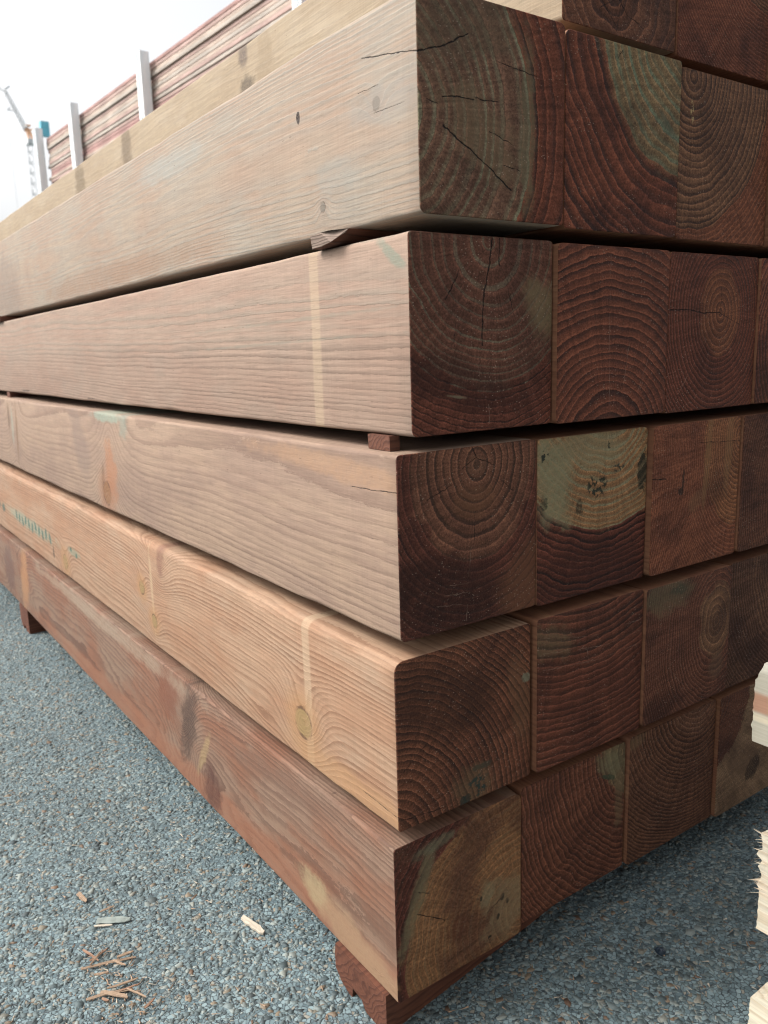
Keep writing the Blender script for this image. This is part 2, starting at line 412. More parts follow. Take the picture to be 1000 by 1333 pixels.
bm('B1', 2.491, 3.284, 0.565, 1.004, 1.006, 'pinkish corner timber in the second full row, pale strip across its side, cracked ringed end', (0.53, 0.98), 0.74, 10.5,
   dict(a=(0.43, 0.325, 0.265), b=(0.40, 0.285, 0.23), c=(0.39, 0.315, 0.265), l=(0.225, 0.165, 0.135), lg=(0.33, 0.285, 0.24), ls=0.75, cs=0.6, bands=[(0.91, 0.05)],
        patch=[(0.14, 0.91, 0.15, 0.035, 35, (0.24, 0.30, 0.25), 0.7, 12, 1.2), (1.5, 0.63, 1.4, 0.012, -1, (0.27, 0.29, 0.25), 0.35, 8, 1.8), (1.6, 0.50, 1.3, 0.010, -1, (0.27, 0.29, 0.25), 0.35, 8, 1.8)],
        cracks=[(0.010, (8.5, 0.045), (8.9, 0.04)), (0.008, (5.5, 0.03), (5.75, 0.03))]),
   se=(0.105, 0.042, 0.032), sl=(0.022, 0.011, 0.010), he=(0.125, 0.058, 0.044), hl=(0.20, 0.20, 0.155), warp=0.06, hn=1, seed=7.7, late_lo=0.74, lh=0.62, tight=0.75, rag=0.2, blot=0.3,
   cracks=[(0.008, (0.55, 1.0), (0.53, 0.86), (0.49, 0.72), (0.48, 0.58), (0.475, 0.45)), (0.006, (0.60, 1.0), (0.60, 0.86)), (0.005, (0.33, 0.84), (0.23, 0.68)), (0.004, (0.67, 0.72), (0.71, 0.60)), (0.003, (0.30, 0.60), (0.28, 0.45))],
   patch=[(0.30, 0.27, 0.5, 0.14, -14, (0.022, 0.010, 0.010), 0.6, 3, 0.9), (0.93, 0.64, 0.13, 0.20, 20, (0.20, 0.165, 0.105), 0.7, 6, 1.2), (0.30, 0.19, 0.07, 0.008, -8, (0.22, 0.20, 0.15), 0.7, 20, 0.8)],
   tears=[(0.004, (0.52, 0.14), (0.53, 0.03)), (0.003, (0.45, 0.40), (0.46, 0.28))])
bm('B2', 3.505, 3.250, 0.554, 0.999, 0.999, 'second timber of the second full row, red end with arched rings', (0.45, -0.24), 0.0, 17.0,
   se=(0.135, 0.056, 0.040), sl=(0.030, 0.013, 0.011), he=RED_E, hl=RED_L, warp=0.09, seed=8.4, blot=0.3, tight=0.12,
   tears=[(0.004, (0.44, 0.95), (0.44, 0.5), (0.46, 0.02)), (0.004, (0.63, 0.45), (0.58, 0.2)), (0.004, (0.85, 0.42), (0.72, 0.15))])
bm('B3', 4.509, 3.252, 0.549, 0.991, 1.003, 'third timber of the second full row, bullseye rings round a sideways crack', (0.56, 0.63), 0.26, 22.0,
   se=(0.115, 0.046, 0.034), sl=(0.038, 0.016, 0.013), he=(0.175, 0.080, 0.050), hl=(0.075, 0.032, 0.022), warp=0.05, seed=9.2, ax=1.5, rag=0.06, blot=0.35,
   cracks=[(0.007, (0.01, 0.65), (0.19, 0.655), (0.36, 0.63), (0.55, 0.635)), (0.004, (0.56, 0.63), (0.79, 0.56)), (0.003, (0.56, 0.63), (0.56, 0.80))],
   tears=[(0.004, (0.38, 0.42), (0.26, 0.27), (0.14, 0.13)), (0.003, (0.45, 0.40), (0.38, 0.1))])
bm('B4', 5.502, 3.232, 0.545, 1.0, 0.997, 'last timber of the second full row, cut by the photo edge', (0.7, 0.4), 0.0, 19.0, se=(0.15, 0.06, 0.042), sl=RED_L, he=RED_E, hl=RED_L, seed=10.5)
bm('C1', 2.407, 3.314, -0.525, 1.004, 1.003, 'corner timber of the middle row, mauve side with knot swirls, dark end with star crack', (0.54, 0.90), 0.50, 12.0,
   dict(a=(0.42, 0.315, 0.245), b=(0.36, 0.265, 0.215), c=(0.44, 0.33, 0.25), l=(0.20, 0.135, 0.11), lg=(0.26, 0.18, 0.145), ls=0.72, cs=0.7, kc=(0.30, 0.16, 0.08), kh=(0.40, 0.20, 0.12),
        cracks=[(0.005, (0.42, 0.795), (0.2, 0.80), (-0.01, 0.81))],
        patch=[(4.85, 0.97, 0.5, 0.06, 0, (0.30, 0.42, 0.36), 0.65, 6, 1.3), (4.35, 0.92, 0.12, 0.16, 10, (0.26, 0.34, 0.30), 0.55, 9, 1.2), (5.9, 0.62, 0.45, 0.30, 60, (0.26, 0.20, 0.18), 0.5, 3, 1.0),
               (4.85, 0.40, 0.18, 0.32, 0, (0.46, 0.22, 0.12), 0.65, 7, 1.3), (5.15, 0.28, 0.05, 0.22, 12, (0.10, 0.09, 0.06), 0.6, 12, 1.3), (9.6, 0.75, 0.07, 0.25, 12, (0.16, 0.11, 0.08), 0.7, 7, 1.0),
               (9.15, 0.5, 0.06, 0.42, 12, (0.20, 0.12, 0.07), 0.7, 7, 1.0), (9.4, 0.6, 0.08, 0.3, 10, (0.36, 0.42, 0.36), 0.5, 7, 1.0), (0.5, 0.88, 1.1, 0.07, 3, (0.47, 0.30, 0.19), 0.5, 4, 1.2)]),
   knots=[(5.05, 0.18, 0.13, 0.16)], swirls=[(4.85, 0.6, 0.35, 0.7, 0.30), (9.3, 0.6, 0.3, 0.8, 0.3)],
   se=(0.090, 0.038, 0.031), sl=(0.018, 0.009, 0.009), he=(0.135, 0.072, 0.054), hl=(0.040, 0.024, 0.018), warp=0.06, seed=11.8, ax=1.35, tight=0.45, rag=0.16, blot=0.35, late_lo=0.6,
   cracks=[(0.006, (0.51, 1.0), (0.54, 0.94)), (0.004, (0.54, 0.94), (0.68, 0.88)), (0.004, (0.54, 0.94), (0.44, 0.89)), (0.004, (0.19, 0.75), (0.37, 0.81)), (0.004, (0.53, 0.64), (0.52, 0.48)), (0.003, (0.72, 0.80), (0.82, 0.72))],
   tears=[(0.005, (0.50, 0.45), (0.48, 0.28)), (0.004, (0.34, 0.25), (0.48, 0.24)), (0.004, (0.30, 0.20), (0.47, 0.19)), (0.004, (0.47, 0.12), (0.46, 0.02)), (0.004, (0.25, 0.15), (0.42, 0.13))],
   patch=[(0.30, 0.20, 0.55, 0.26, -10, (0.018, 0.009, 0.009), 0.7, 3, 0.8), (0.97, 0.15, 0.26, 0.34, -35, (0.15, 0.072, 0.045), 0.75, 4, 0.7), (0.54, 0.90, 0.08, 0.06, 0, (0.11, 0.075, 0.055), 0.3, 10, 1.6), (0.53, 0.70, 0.16, 0.10, 0, (0.17, 0.085, 0.05), 0.5, 6, 1.0)])
bm('C2', 3.413, 3.306, -0.532, 1.004, 1.005, 'timber of the middle row with a pale green mouldy upper end above dark wavy rings', (0.60, 1.30), 0.90, 16.0,
   se=(0.098, 0.038, 0.030), sl=(0.014, 0.007, 0.007), he=(0.27, 0.155, 0.085), hl=(0.27, 0.28, 0.195), warp=0.14, hn=1, seed=12.6, rag=0.10, ls=1.0, blot=0.15, dust=0.3,
   patch=[(0.5, 0.12, 0.7, 0.24, 0, (0.018, 0.008, 0.008), 0.45, 3, 0.8), (0.14, 0.74, 0.17, 0.28, 15, (0.245, 0.265, 0.185), 0.75, 6, 1.4), (0.45, 0.93, 0.3, 0.14, 0, (0.25, 0.26, 0.18), 0.55, 7, 1.5), (0.06, 0.90, 0.035, 0.06, 0, (0.020, 0.028, 0.024), 0.95, 22, 1.4),
          (0.52, 0.68, 0.10, 0.09, 10, (0.022, 0.030, 0.024), 0.95, 30, 2.3), (0.96, 0.72, 0.05, 0.13, 0, (0.018, 0.026, 0.022), 0.95, 20, 1.2), (0.62, 0.92, 0.04, 0.025, 0, (0.025, 0.035, 0.03), 0.9, 30, 1.8),
          (0.72, 0.77, 0.06, 0.03, 0, (0.025, 0.035, 0.03), 0.9, 30, 1.8), (0.36, 0.56, 0.03, 0.05, 0, (0.03, 0.03, 0.024), 0.8, 30, 2.0), (0.06, 0.62, 0.03, 0.04, 0, (0.03, 0.04, 0.03), 0.8, 30, 2.0)])
bm('C3', 4.424, 3.264, -0.532, 0.984, 1.0, 'third timber of the middle row, red-brown end with tan vertical streaks', (0.98, 0.85), 0.62, 24.0,
   se=(0.155, 0.067, 0.044), sl=(0.105, 0.044, 0.031), he=(0.20, 0.10, 0.058), hl=(0.075, 0.038, 0.028), ls=0.6, lh=0.7, warp=0.08, seed=13.3, blot=0.4, ax=2.2,
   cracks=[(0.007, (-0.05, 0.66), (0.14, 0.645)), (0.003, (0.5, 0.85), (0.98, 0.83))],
   patch=[(0.33, 0.62, 0.012, 0.07, -4, (0.025, 0.02, 0.02), 0.95, 18, 0.9), (0.31, 0.54, 0.03, 0.03, 0, (0.02, 0.016, 0.016), 0.95, 18, 1.2), (0.60, 0.75, 0.035, 0.40, -5, (0.27, 0.16, 0.085), 0.6, 5, 0.8),
          (0.85, 0.80, 0.05, 0.34, -3, (0.29, 0.165, 0.09), 0.6, 5, 0.8), (0.48, 0.45, 0.10, 0.06, 30, (0.24, 0.13, 0.08), 0.5, 6, 1.2)])
bm('C4', 5.425, 3.25, -0.532, 1.0, 1.0, 'last timber of the middle row, cut by the photo edge', (1.2, 0.4), 0.8, 24.0, se=(0.10, 0.05, 0.036), sl=(0.05, 0.024, 0.018), he=(0.13, 0.07, 0.05), hl=(0.06, 0.03, 0.022), seed=14.1)
bm('D1', 2.369, 3.329, -1.637, 1.018, 0.998, 'orange-tan corner timber of the fourth row, knotty side with green ink stamp marks', (-0.12, -0.08), 0.0, 20.0,
   dict(a=(0.46, 0.32, 0.225), b=(0.43, 0.265, 0.175), c=(0.46, 0.35, 0.26), l=(0.22, 0.115, 0.072), ls=0.72, cs=0.6, bands=[(0.96, 0.045)], kc=(0.36, 0.27, 0.13), kh=(0.46, 0.27, 0.13),
        cracks=[(0.004, (0.35, 0.10), (-0.01, 0.09))],
        patch=[(3.52, 0.90, 0.10, 0.20, 8, (0.24, 0.13, 0.10), 0.6, 7, 1.2), (3.80, 0.55, 0.035, 0.45, 0, (0.54, 0.42, 0.28), 0.6, 7, 0.9),
               (8.9, 0.37, 1.6, 0.10, 1, (0.30, 0.40, 0.32), 0.55, 7, 1.3), (6.5, 0.38, 0.28, 0.05, 0, (0.22, 0.34, 0.27), 0.5, 10, 1.4), (0.5, 0.05, 0.9, 0.13, 0, (0.50, 0.31, 0.17), 0.6, 4, 0.8)]
              + [(7.65 + 0.20 * i, 0.36 + 0.025 * math.sin(i * 2.1), 0.045, 0.085, (-18, 20, -8, 30)[i % 4], (0.045, 0.135, 0.125), 0.85, 24, 1.7) for i in range(11)]
              + [(10.6, 0.36, 0.12, 0.07, 0, (0.045, 0.13, 0.12), 0.8, 24, 1.9), (10.95, 0.38, 0.1, 0.06, 0, (0.045, 0.13, 0.12), 0.8, 24, 1.9), (7.52, 0.20, 0.03, 0.10, 2, (0.05, 0.04, 0.03), 0.8, 14, 0.8),
                 (6.62, 0.40, 0.05, 0.03, 0, (0.05, 0.14, 0.12), 0.8, 26, 1.9), (6.40, 0.36, 0.05, 0.03, 0, (0.05, 0.14, 0.12), 0.8, 26, 1.9)]),
   knots=[(1.04, 0.27, 0.11, 0.30), (4.08, 0.50, 0.07, 0.16), (3.80, 0.24, 0.07, 0.14), (6.95, 0.18, 0.10, 0.16)], swirls=[(3.55, 0.95, 0.30, 0.45, 0.42), (1.6, 0.1, 0.8, 0.2, 0.15)],
   se=(0.120, 0.058, 0.040), sl=(0.022, 0.012, 0.010), he=RED_E, hl=RED_L, warp=0.09, warp2=0.035, seed=15.6, r=(0.02, 0.02, 0.02, 0.065), blot=0.3, tight=0.15,
   cracks=[(0.003, (0.02, 0.34), (0.20, 0.47)), (0.004, (0.02, 0.07), (0.3, 0.04))],
   patch=[(0.35, 0.68, 0.5, 0.22, -22, (0.024, 0.012, 0.010), 0.55, 3, 1.0), (0.93, 0.55, 0.10, 0.30, 10, (0.17, 0.095, 0.060), 0.6, 6, 1.2), (0.56, 0.10, 0.18, 0.13, 0, (0.155, 0.115, 0.075), 0.6, 6, 1.4), (0.58, 0.08, 0.11, 0.075, 20, (0.030, 0.050, 0.052), 0.95, 22, 1.9),
          (0.49, 0.02, 0.05, 0.04, 0, (0.02, 0.035, 0.036), 0.95, 20, 1.5), (0.62, 0.20, 0.08, 0.02, 0, (0.04, 0.06, 0.05), 0.7, 22, 1.8), (0.98, 0.66, 0.035, 0.03, 0, (0.20, 0.23, 0.19), 0.8, 20, 1.4)])
bm('D2', 3.413, 3.296, -1.618, 1.004, 1.005, 'dark red timber of the fourth row with thin level rings and greenish upper lines', (0.45, 2.05), 1.42, 17.0,
   se=(0.108, 0.046, 0.034), sl=(0.022, 0.010, 0.009), he=(0.105, 0.046, 0.034), hl=(0.030, 0.017, 0.015), warp=0.08, seed=16.8, tight=0.06, blot=0.3, ls=0.7,
   patch=[(0.1, 0.85, 0.25, 0.12, -12, (0.17, 0.145, 0.095), 0.5, 7, 1.3)],
   tears=[(0.004, (0.05, 0.78), (0.6, 0.70), (0.98, 0.72)), (0.004, (0.05, 0.88), (0.5, 0.79), (0.98, 0.8)), (0.004, (0.05, 0.67), (0.55, 0.62), (0.98, 0.63)), (0.005, (0.45, 0.71), (0.46, 0.65))])
bm('D3', 4.423, 3.272, -1.626, 0.990, 0.983, 'brown timber of the fourth row, U-shaped rings and mouldy top edge', (0.82, 0.60), 0.25, 20.0,
   se=(0.115, 0.056, 0.042), sl=(0.055, 0.027, 0.021), he=(0.16, 0.10, 0.068), hl=(0.09, 0.055, 0.038), warp=0.14, seed=17.4, ax=1.9,
   patch=[(0.22, 0.90, 0.28, 0.14, 0, (0.17, 0.15, 0.10), 0.6, 6, 1.3), (0.36, 0.93, 0.10, 0.05, 0, (0.05, 0.065, 0.05), 0.7, 14, 1.4), (0.84, 0.24, 0.10, 0.11, 0, (0.17, 0.11, 0.08), 0.6, 8, 0.5)],
   tears=[(0.003, (0.25, 0.85), (0.28, 0.35), (0.45, 0.18)), (0.003, (0.35, 0.8), (0.4, 0.35), (0.6, 0.2))])
bm('D4', 5.42, 3.29, -1.626, 1.0, 0.99, 'last timber of the fourth row, cut by the photo edge, behind the pale boards', (1.1, 0.9), 0.8, 22.0, se=(0.085, 0.05, 0.038), sl=(0.045, 0.025, 0.019), he=(0.11, 0.066, 0.048), hl=(0.05, 0.028, 0.022), seed=18.3)
bm('E1', 2.347, 3.355, -2.746, 0.992, 1.0, 'bottom corner timber, reddish side with big grain swirl, blotchy tan and green end', (0.98, 0.18), 0.90, 15.0,
   dict(sf=1.9, a=(0.27, 0.185, 0.14), b=(0.26, 0.135, 0.09), c=(0.29, 0.21, 0.16), l=(0.105, 0.055, 0.042), ls=0.66, cs=0.7, kc=(0.14, 0.085, 0.06), kh=(0.34, 0.15, 0.08),
        patch=[(3.2, 0.12, 6.0, 0.14, 0, (0.34, 0.16, 0.10), 0.55, 3.0, 1.0), (0.35, 0.08, 0.75, 0.16, 12, (0.40, 0.28, 0.18), 0.72, 7, 1.0), (0.95, 0.22, 0.18, 0.12, 0, (0.42, 0.36, 0.22), 0.6, 8, 1.3),
               (3.55, 0.72, 0.22, 0.28, 35, (0.20, 0.075, 0.045), 0.6, 8, 1.3), (3.05, 0.62, 0.16, 0.45, 25, (0.065, 0.045, 0.04), 0.7, 6, 1.5), (2.62, 0.20, 0.18, 0.26, 20, (0.09, 0.04, 0.035), 0.7, 6, 1.4),
               (2.75, 0.45, 0.05, 0.30, 35, (0.38, 0.29, 0.16), 0.6, 8, 1.2), (10.6, 0.45, 0.4, 0.5, 20, (0.13, 0.08, 0.075), 0.6, 3, 1.4), (9.5, 0.5, 0.25, 0.55, 20, (0.48, 0.27, 0.14), 0.6, 5, 1.4), (5.5, 0.90, 3.0, 0.10, 0, (0.40, 0.34, 0.27), 0.5, 3, 1.2),
               (1.4, 0.82, 1.0, 0.10, -6, (0.17, 0.11, 0.085), 0.5, 4, 1.4)]),
   swirls=[(3.2, 0.75, 0.30, 0.60, 0.42), (2.75, 0.25, 0.35, 0.40, -0.18), (9.9, 0.55, 0.5, 0.6, 0.4)],
   se=(0.075, 0.030, 0.025), sl=(0.025, 0.012, 0.011), he=(0.205, 0.110, 0.060), hl=(0.235, 0.165, 0.100), lh=0.55, warp=0.14, warp2=0.04, hn=1, seed=19.9, rag=0.12, blot=0.7, bc=(0.065, 0.028, 0.017), dust=0.5, r=(0.015, 0.05, 0.055, 0.02),
   cracks=[(0.004, (0.16, 0.52), (0.36, 0.39)), (0.003, (0.17, 0.66), (0.25, 0.62)), (0.003, (0.70, 0.82), (0.68, 0.6)), (0.004, (0.70, 0.28), (0.84, 0.34))],
   patch=[(0.16, 0.62, 0.055, 0.38, -22, (0.195, 0.185, 0.125), 0.7, 8, 1.4), (0.30, 0.92, 0.16, 0.045, 8, (0.17, 0.19, 0.145), 0.6, 10, 1.4), (0.86, 0.24, 0.20, 0.24, 15, (0.265, 0.215, 0.145), 0.65, 6, 1.9), (0.70, 0.42, 0.10, 0.07, 20, (0.25, 0.24, 0.17), 0.6, 9, 1.9),
          (0.45, 0.30, 0.11, 0.10, 0, (0.09, 0.032, 0.024), 0.7, 7, 1.4), (0.96, 0.84, 0.08, 0.12, 0, (0.075, 0.035, 0.026), 0.6, 8, 1.2),
          (0.83, 0.335, 0.016, 0.028, -20, (0.02, 0.022, 0.02), 0.95, 20, 1.0), (0.87, 0.29, 0.012, 0.020, 10, (0.02, 0.022, 0.02), 0.95, 20, 1.0), (0.79, 0.21, 0.014, 0.024, -10, (0.02, 0.022, 0.02), 0.95, 20, 1.0), (0.72, 0.08, 0.03, 0.035, 0, (0.025, 0.025, 0.02), 0.9, 30, 2.2), (0.65, 0.40, 0.012, 0.018, 0, (0.02, 0.022, 0.02), 0.9, 20, 1.0)])
bm('E2', 3.353, 3.364, -2.733, 1.011, 0.969, 'second bottom timber, red-brown end with a mossy pale patch at upper right', (1.25, 0.95), 0.42, 17.0,
   se=(0.120, 0.056, 0.040), sl=(0.045, 0.020, 0.016), he=(0.18, 0.135, 0.085), hl=(0.10, 0.075, 0.05), warp=0.14, warp2=0.04, hn=1, seed=20.7, blot=0.3,
   patch=[(0.85, 0.86, 0.16, 0.12, -20, (0.22, 0.21, 0.14), 0.75, 7, 1.3), (0.83, 0.76, 0.10, 0.02, -22, (0.05, 0.085, 0.06), 0.85, 18, 1.4), (0.95, 0.55, 0.05, 0.25, 0, (0.20, 0.15, 0.10), 0.6, 8, 1.3)])
bm('E3', 4.384, 3.339, -2.706, 1.025, 0.995, 'third bottom timber, fine-ringed brown end', (0.78, 1.15), 0.35, 23.0,
   se=(0.105, 0.058, 0.041), sl=(0.035, 0.018, 0.014), he=(0.13, 0.075, 0.055), hl=(0.07, 0.038, 0.028), warp=0.07, seed=21.5, blot=0.25, patch=[(0.04, 0.95, 0.14, 0.05, 10, (0.20, 0.14, 0.09), 0.6, 8, 1.2)])
bm('E4', 5.417, 3.308, -2.696, 1.0, 1.005, 'last bottom timber, pale end with a dark knot, behind the pale boards', (-0.35, 1.1), 0.75, 26.0,
   se=(0.19, 0.145, 0.105), sl=(0.12, 0.085, 0.06), he=(0.105, 0.052, 0.038), hl=(0.05, 0.025, 0.019), warp=0.08, seed=22.2, ls=0.5, rag=0.2,
   patch=[(0.51, 0.27, 0.11, 0.09, 40, (0.03, 0.02, 0.018), 0.9, 9, 1.1), (0.34, 0.40, 0.22, 0.16, 0, (0.10, 0.06, 0.045), 0.5, 6, 1.2)])

for k, nm_ in (('A', 'top full row'), ('B', 'second full row'), ('C', 'middle row'), ('D', 'fourth row'), ('E', 'bottom row')):
    q = B[k + '4']; bm(k + '5', q['x'] + q['w'] + 0.012, q['y'] + 0.03, q['z'], 1.0, q['h'], 'fifth timber of the %s, past the right edge of the photo' % nm_, (0.4, 0.3), 0.0, 20.0, se=RED_E, sl=RED_L, he=RED_E, hl=RED_L, seed=q['seed'] + 0.41)
for i in (4, 5):
    bm('Z%d' % i, 4.681 + 1.008 * (i - 3), 3.36, 2.732, 1.0, 1.007, ('next to last' if i == 4 else 'last') + ' topmost timber, past the right edge of the photo', (0.4, 0.3), 0.0, 20.0, se=RED_E, sl=RED_L, he=RED_E, hl=RED_L, seed=6.2 + i)
GROUPS = {'A': 'timbers of the top full row', 'B': 'timbers of the second full row', 'C': 'timbers of the middle row', 'D': 'timbers of the fourth row', 'E': 'timbers of the bottom row', 'Z': 'timbers above the full rows'}
for k, p in B.items():
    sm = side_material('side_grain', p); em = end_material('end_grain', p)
    o = beam('timber', p['x'], p['y'], p['z'], p['w'], p['h'], 24.0 + 0.3 * math.sin(p['seed'] * 9), [sm, em], r=p['r'] or (0.028, 0.024, 0.028, 0.026), seed=p['seed'])
    tag(o, p['label'], 'timber', GROUPS[k[0]])

# ------------------------------------------------------------------ plain wood for battens, boards and scraps
def plain_wood(name, a, l, seed, axis=1, freq=30.0, ends=None, rough=0.75, blot=None, bs=0.3):
    g = G(name)
    c3 = g.coords(1 / S)
    lo = c3[axis]; o1, o2 = [c3[i] for i in range(3) if i != axis]
    n = g.noise(g.vec(o1 + seed, o2, lo * 0.12), 3.0, 3.0)
    ph = (o1 * 0.7 + o2 + (n - 0.5) * 0.5) * freq
    late = g.ss(g.m('FRACT', ph), 0.4, 0.85) * g.ss(g.m('FRACT', ph), 1.0, 0.93)
    fib = g.noise(g.vec(o1 * 50.0, o2 * 50.0 + seed, lo * 2.0), 1.0, 3.0, 0.65)
    bl = g.noise(g.vec(o1 * 2.0, o2 * 2.0, lo * 0.6 + seed), 1.0, 3.0)
    c = g.mix(late * 0.6, a, l)
    if blot: c = g.mix(g.ss(bl, 0.45, 0.7) * bs, c, blot)
    else: c = g.scalec(c, g.ss(bl, 0.35, 0.7, 0.82, 1.12))
    c = g.scalec(c, g.ss(fib, 0.2, 0.8, 0.8, 1.15))
    g.put(g.b.inputs['Base Color'], c); g.b.inputs['Roughness'].default_value = rough; g.b.inputs['Specular IOR Level'].default_value = 0.2
    g.bump(fib + late * 0.5, 0.0006, 0.8)
    return g.mat

red_w = plain_wood('red_brown_wood', (0.115, 0.045, 0.027), (0.055, 0.021, 0.014), 3.3, 0, 22)
grey_end = plain_wood('grey_sawn_end', (0.20, 0.145, 0.115), (0.07, 0.048, 0.038), 5.3, 1, 60)

def prism(name, profile, x0, x1, mats, parent=None, fm=(0, 1)):
    """profile in (y,z) sections, extruded along x; end caps take material 1"""
    n = len(profile); V_ = []
    for x in (x0, x1): V_ += [(x * S, py * S, (pz + GZ) * S) for py, pz in profile]
    F_ = [tuple(range(n)), tuple(reversed(range(n, 2 * n)))]; FM = [1, 1]
    for i in range(n):
        j = (i + 1) % n; F_.append((i, i + n, j + n, j)); FM.append(0)
    me_o = mesh_obj(name, V_, F_, mats, FM, smooth=False)
    return me_o

# bearers on the ground: irregular underside with a groove
for i, (y0, lab) in enumerate(((3.43, 'thick red-brown bearer under the near end of the stack'), (12.90, 'red-brown bearer under the stack, far away at the left edge of the photo'), (22.4, 'red-brown bearer hidden under the far end of the stack'))):
    zt = -3.748; gb = -3.985 - 0.0105 * y0 - 0.004
    y0 += 0.02; pr = [(y0, zt), (y0 + 0.56, zt), (y0 + 0.575, zt - 0.08), (y0 + 0.57, gb + 0.09), (y0 + 0.50, gb + 0.03), (y0 + 0.42, gb), (y0 + 0.38, gb), (y0 + 0.37, gb + 0.07), (y0 + 0.27, gb + 0.06), (y0 + 0.22, gb), (y0 + 0.0, gb)]
    pr = pr[::-1]
    o = prism('bearer', pr, 2.325 + 0.02 * i, 7.4, [red_w, red_w])
    if i == 0:
        # it lies slightly askew, so its face slips back under the stack to the right
        for v_ in o.data.vertices:
            v_.co.y += (v_.co.x - 2.325 * S) * 0.125
    tag(o, lab, 'bearer', 'bearers under the timber stack')

# spacers between the rows
dk = plain_wood('spacer_wood', (0.125, 0.052, 0.033), (0.06, 0.026, 0.018), 9.1, 0, 26)
rows = [('between the top full row and the second row', 0.567, 0.640, (3.95, 13.1, 22.4), 2.43, 0.32, True),
        ('between the second row and the middle row', -0.523, -0.443, (3.56, 13.2, 22.4), 2.475, 0.2, False),
        ('between the middle row and the fourth row', -1.635, -1.530, (3.9, 13.1, 22.4), 2.62, 0.3, False),
        ('between the fourth row and the bottom row', -2.731, -2.637, (3.9, 13.1, 22.4), 2.62, 0.3, False),
        ('under the topmost timbers', 1.655, 1.744, (4.2, 13.1, 22.4), 3.72, 0.3, False)]
for where, z0, z1, ysl, xl, wd, broken in rows:
    for j, yc in enumerate(ysl):
        z0_, z1_ = z0 + 0.001, z1 + 0.0
        a, b = yc - wd / 2, yc + wd / 2
        pr = [(a, z0_), (b, z0_), (b + 0.005, z1_), (a + 0.004, z1_)]
        if broken and j == 0:
            # split off lip: a chewed end sticking out past the timbers
            n = 9; V_ = []; F_ = []
            prof = [(a + 0.10, z0_ + 0.012), (a + 0.02, z0_ + 0.055), (a + 0.0, z1_ + 0.004), (a + 0.10, z1_ + 0.0), (a + 0.20, z1_ + 0.0), (b, z1_ - 0.004), (b + 0.004, z0_ - 0.012), (a + 0.24, z0_ - 0.014)]
            prof = [(py, min(pz, z1_)) for py, pz in prof]
            rnx = random.Random(4)
            m_ = len(prof)
            V_ = [((2.435 + rnx.uniform(-.012, .012) + (0.05 if q in (1, 2) else 0)) * S, py * S, (max(pz, z0_) + GZ) * S) for q, (py, pz) in enumerate(prof)]
            V_ += [(7.4 * S, py * S, (max(pz, z0_) + GZ) * S) for py, pz in prof]
            F_ = [tuple(reversed(range(m_))), tuple(range(m_, 2 * m_))]; FM = [1, 0]
            for q in range(m_):
                r_ = (q + 1) % m_; F_.append((q, r_, r_ + m_, q + m_)); FM.append(0)
            o = mesh_obj('spacer', V_, F_, [dk, grey_end], FM, smooth=False)
            lab = 'chewed grey-ended spacer poking out below the top corner timber'
        else:
            o = prism('spacer', pr, xl + (0.02 if j else 0), 2.54 if (j == 0 and xl == 2.475) else 7.4, [dk, dk])
            lab = ('thin wooden spacer near the front ' if j == 0 else 'thin wooden spacer half way along ' if j == 1 else 'thin wooden spacer at the far end ') + where
        tag(o, lab, 'spacer', 'spacers between the timber rows')

# ------------------------------------------------------------------ pale boards at the right edge
pale = plain_wood('fresh_pale_pine', (0.60, 0.54, 0.42), (0.48, 0.38, 0.26), 6.4, 1, 13.0, blot=(0.62, 0.38, 0.24), bs=0.45)
gp = G('streaked_pale_pine')
px_, py_, pz_ = gp.coords(1 / S)
pn = gp.noise(gp.vec(px_ * 3.0, py_ * 0.5, pz_ * 3.0), 2.0, 4.0, 0.6); pf = gp.noise(gp.vec(px_ * 60.0, py_ * 2.5, pz_ * 60.0), 1.0, 3.0)
pzz = pz_ - (GZ - 2.33) + (pn - 0.5) * 0.06
pc = gp.mix(gp.ss(pzz, 0.46, 0.42), (0.66, 0.61, 0.50), (0.46, 0.42, 0.33))
pc = gp.mix(gp.ss(gp.m('ABSOLUTE', pzz - 0.25), 0.085, 0.05), pc, (0.40, 0.22, 0.14))
pc = gp.mix(gp.ss(gp.m('ABSOLUTE', pzz - 0.15), 0.03, 0.015), pc, (0.60, 0.52, 0.38))
gp.put(gp.b.inputs['Base Color'], gp.scalec(pc, gp.ss(pf, 0.2, 0.8, 0.88, 1.08))); gp.b.inputs['Roughness'].default_value = 0.75; gp.bump(pf, 0.0006, 0.8)
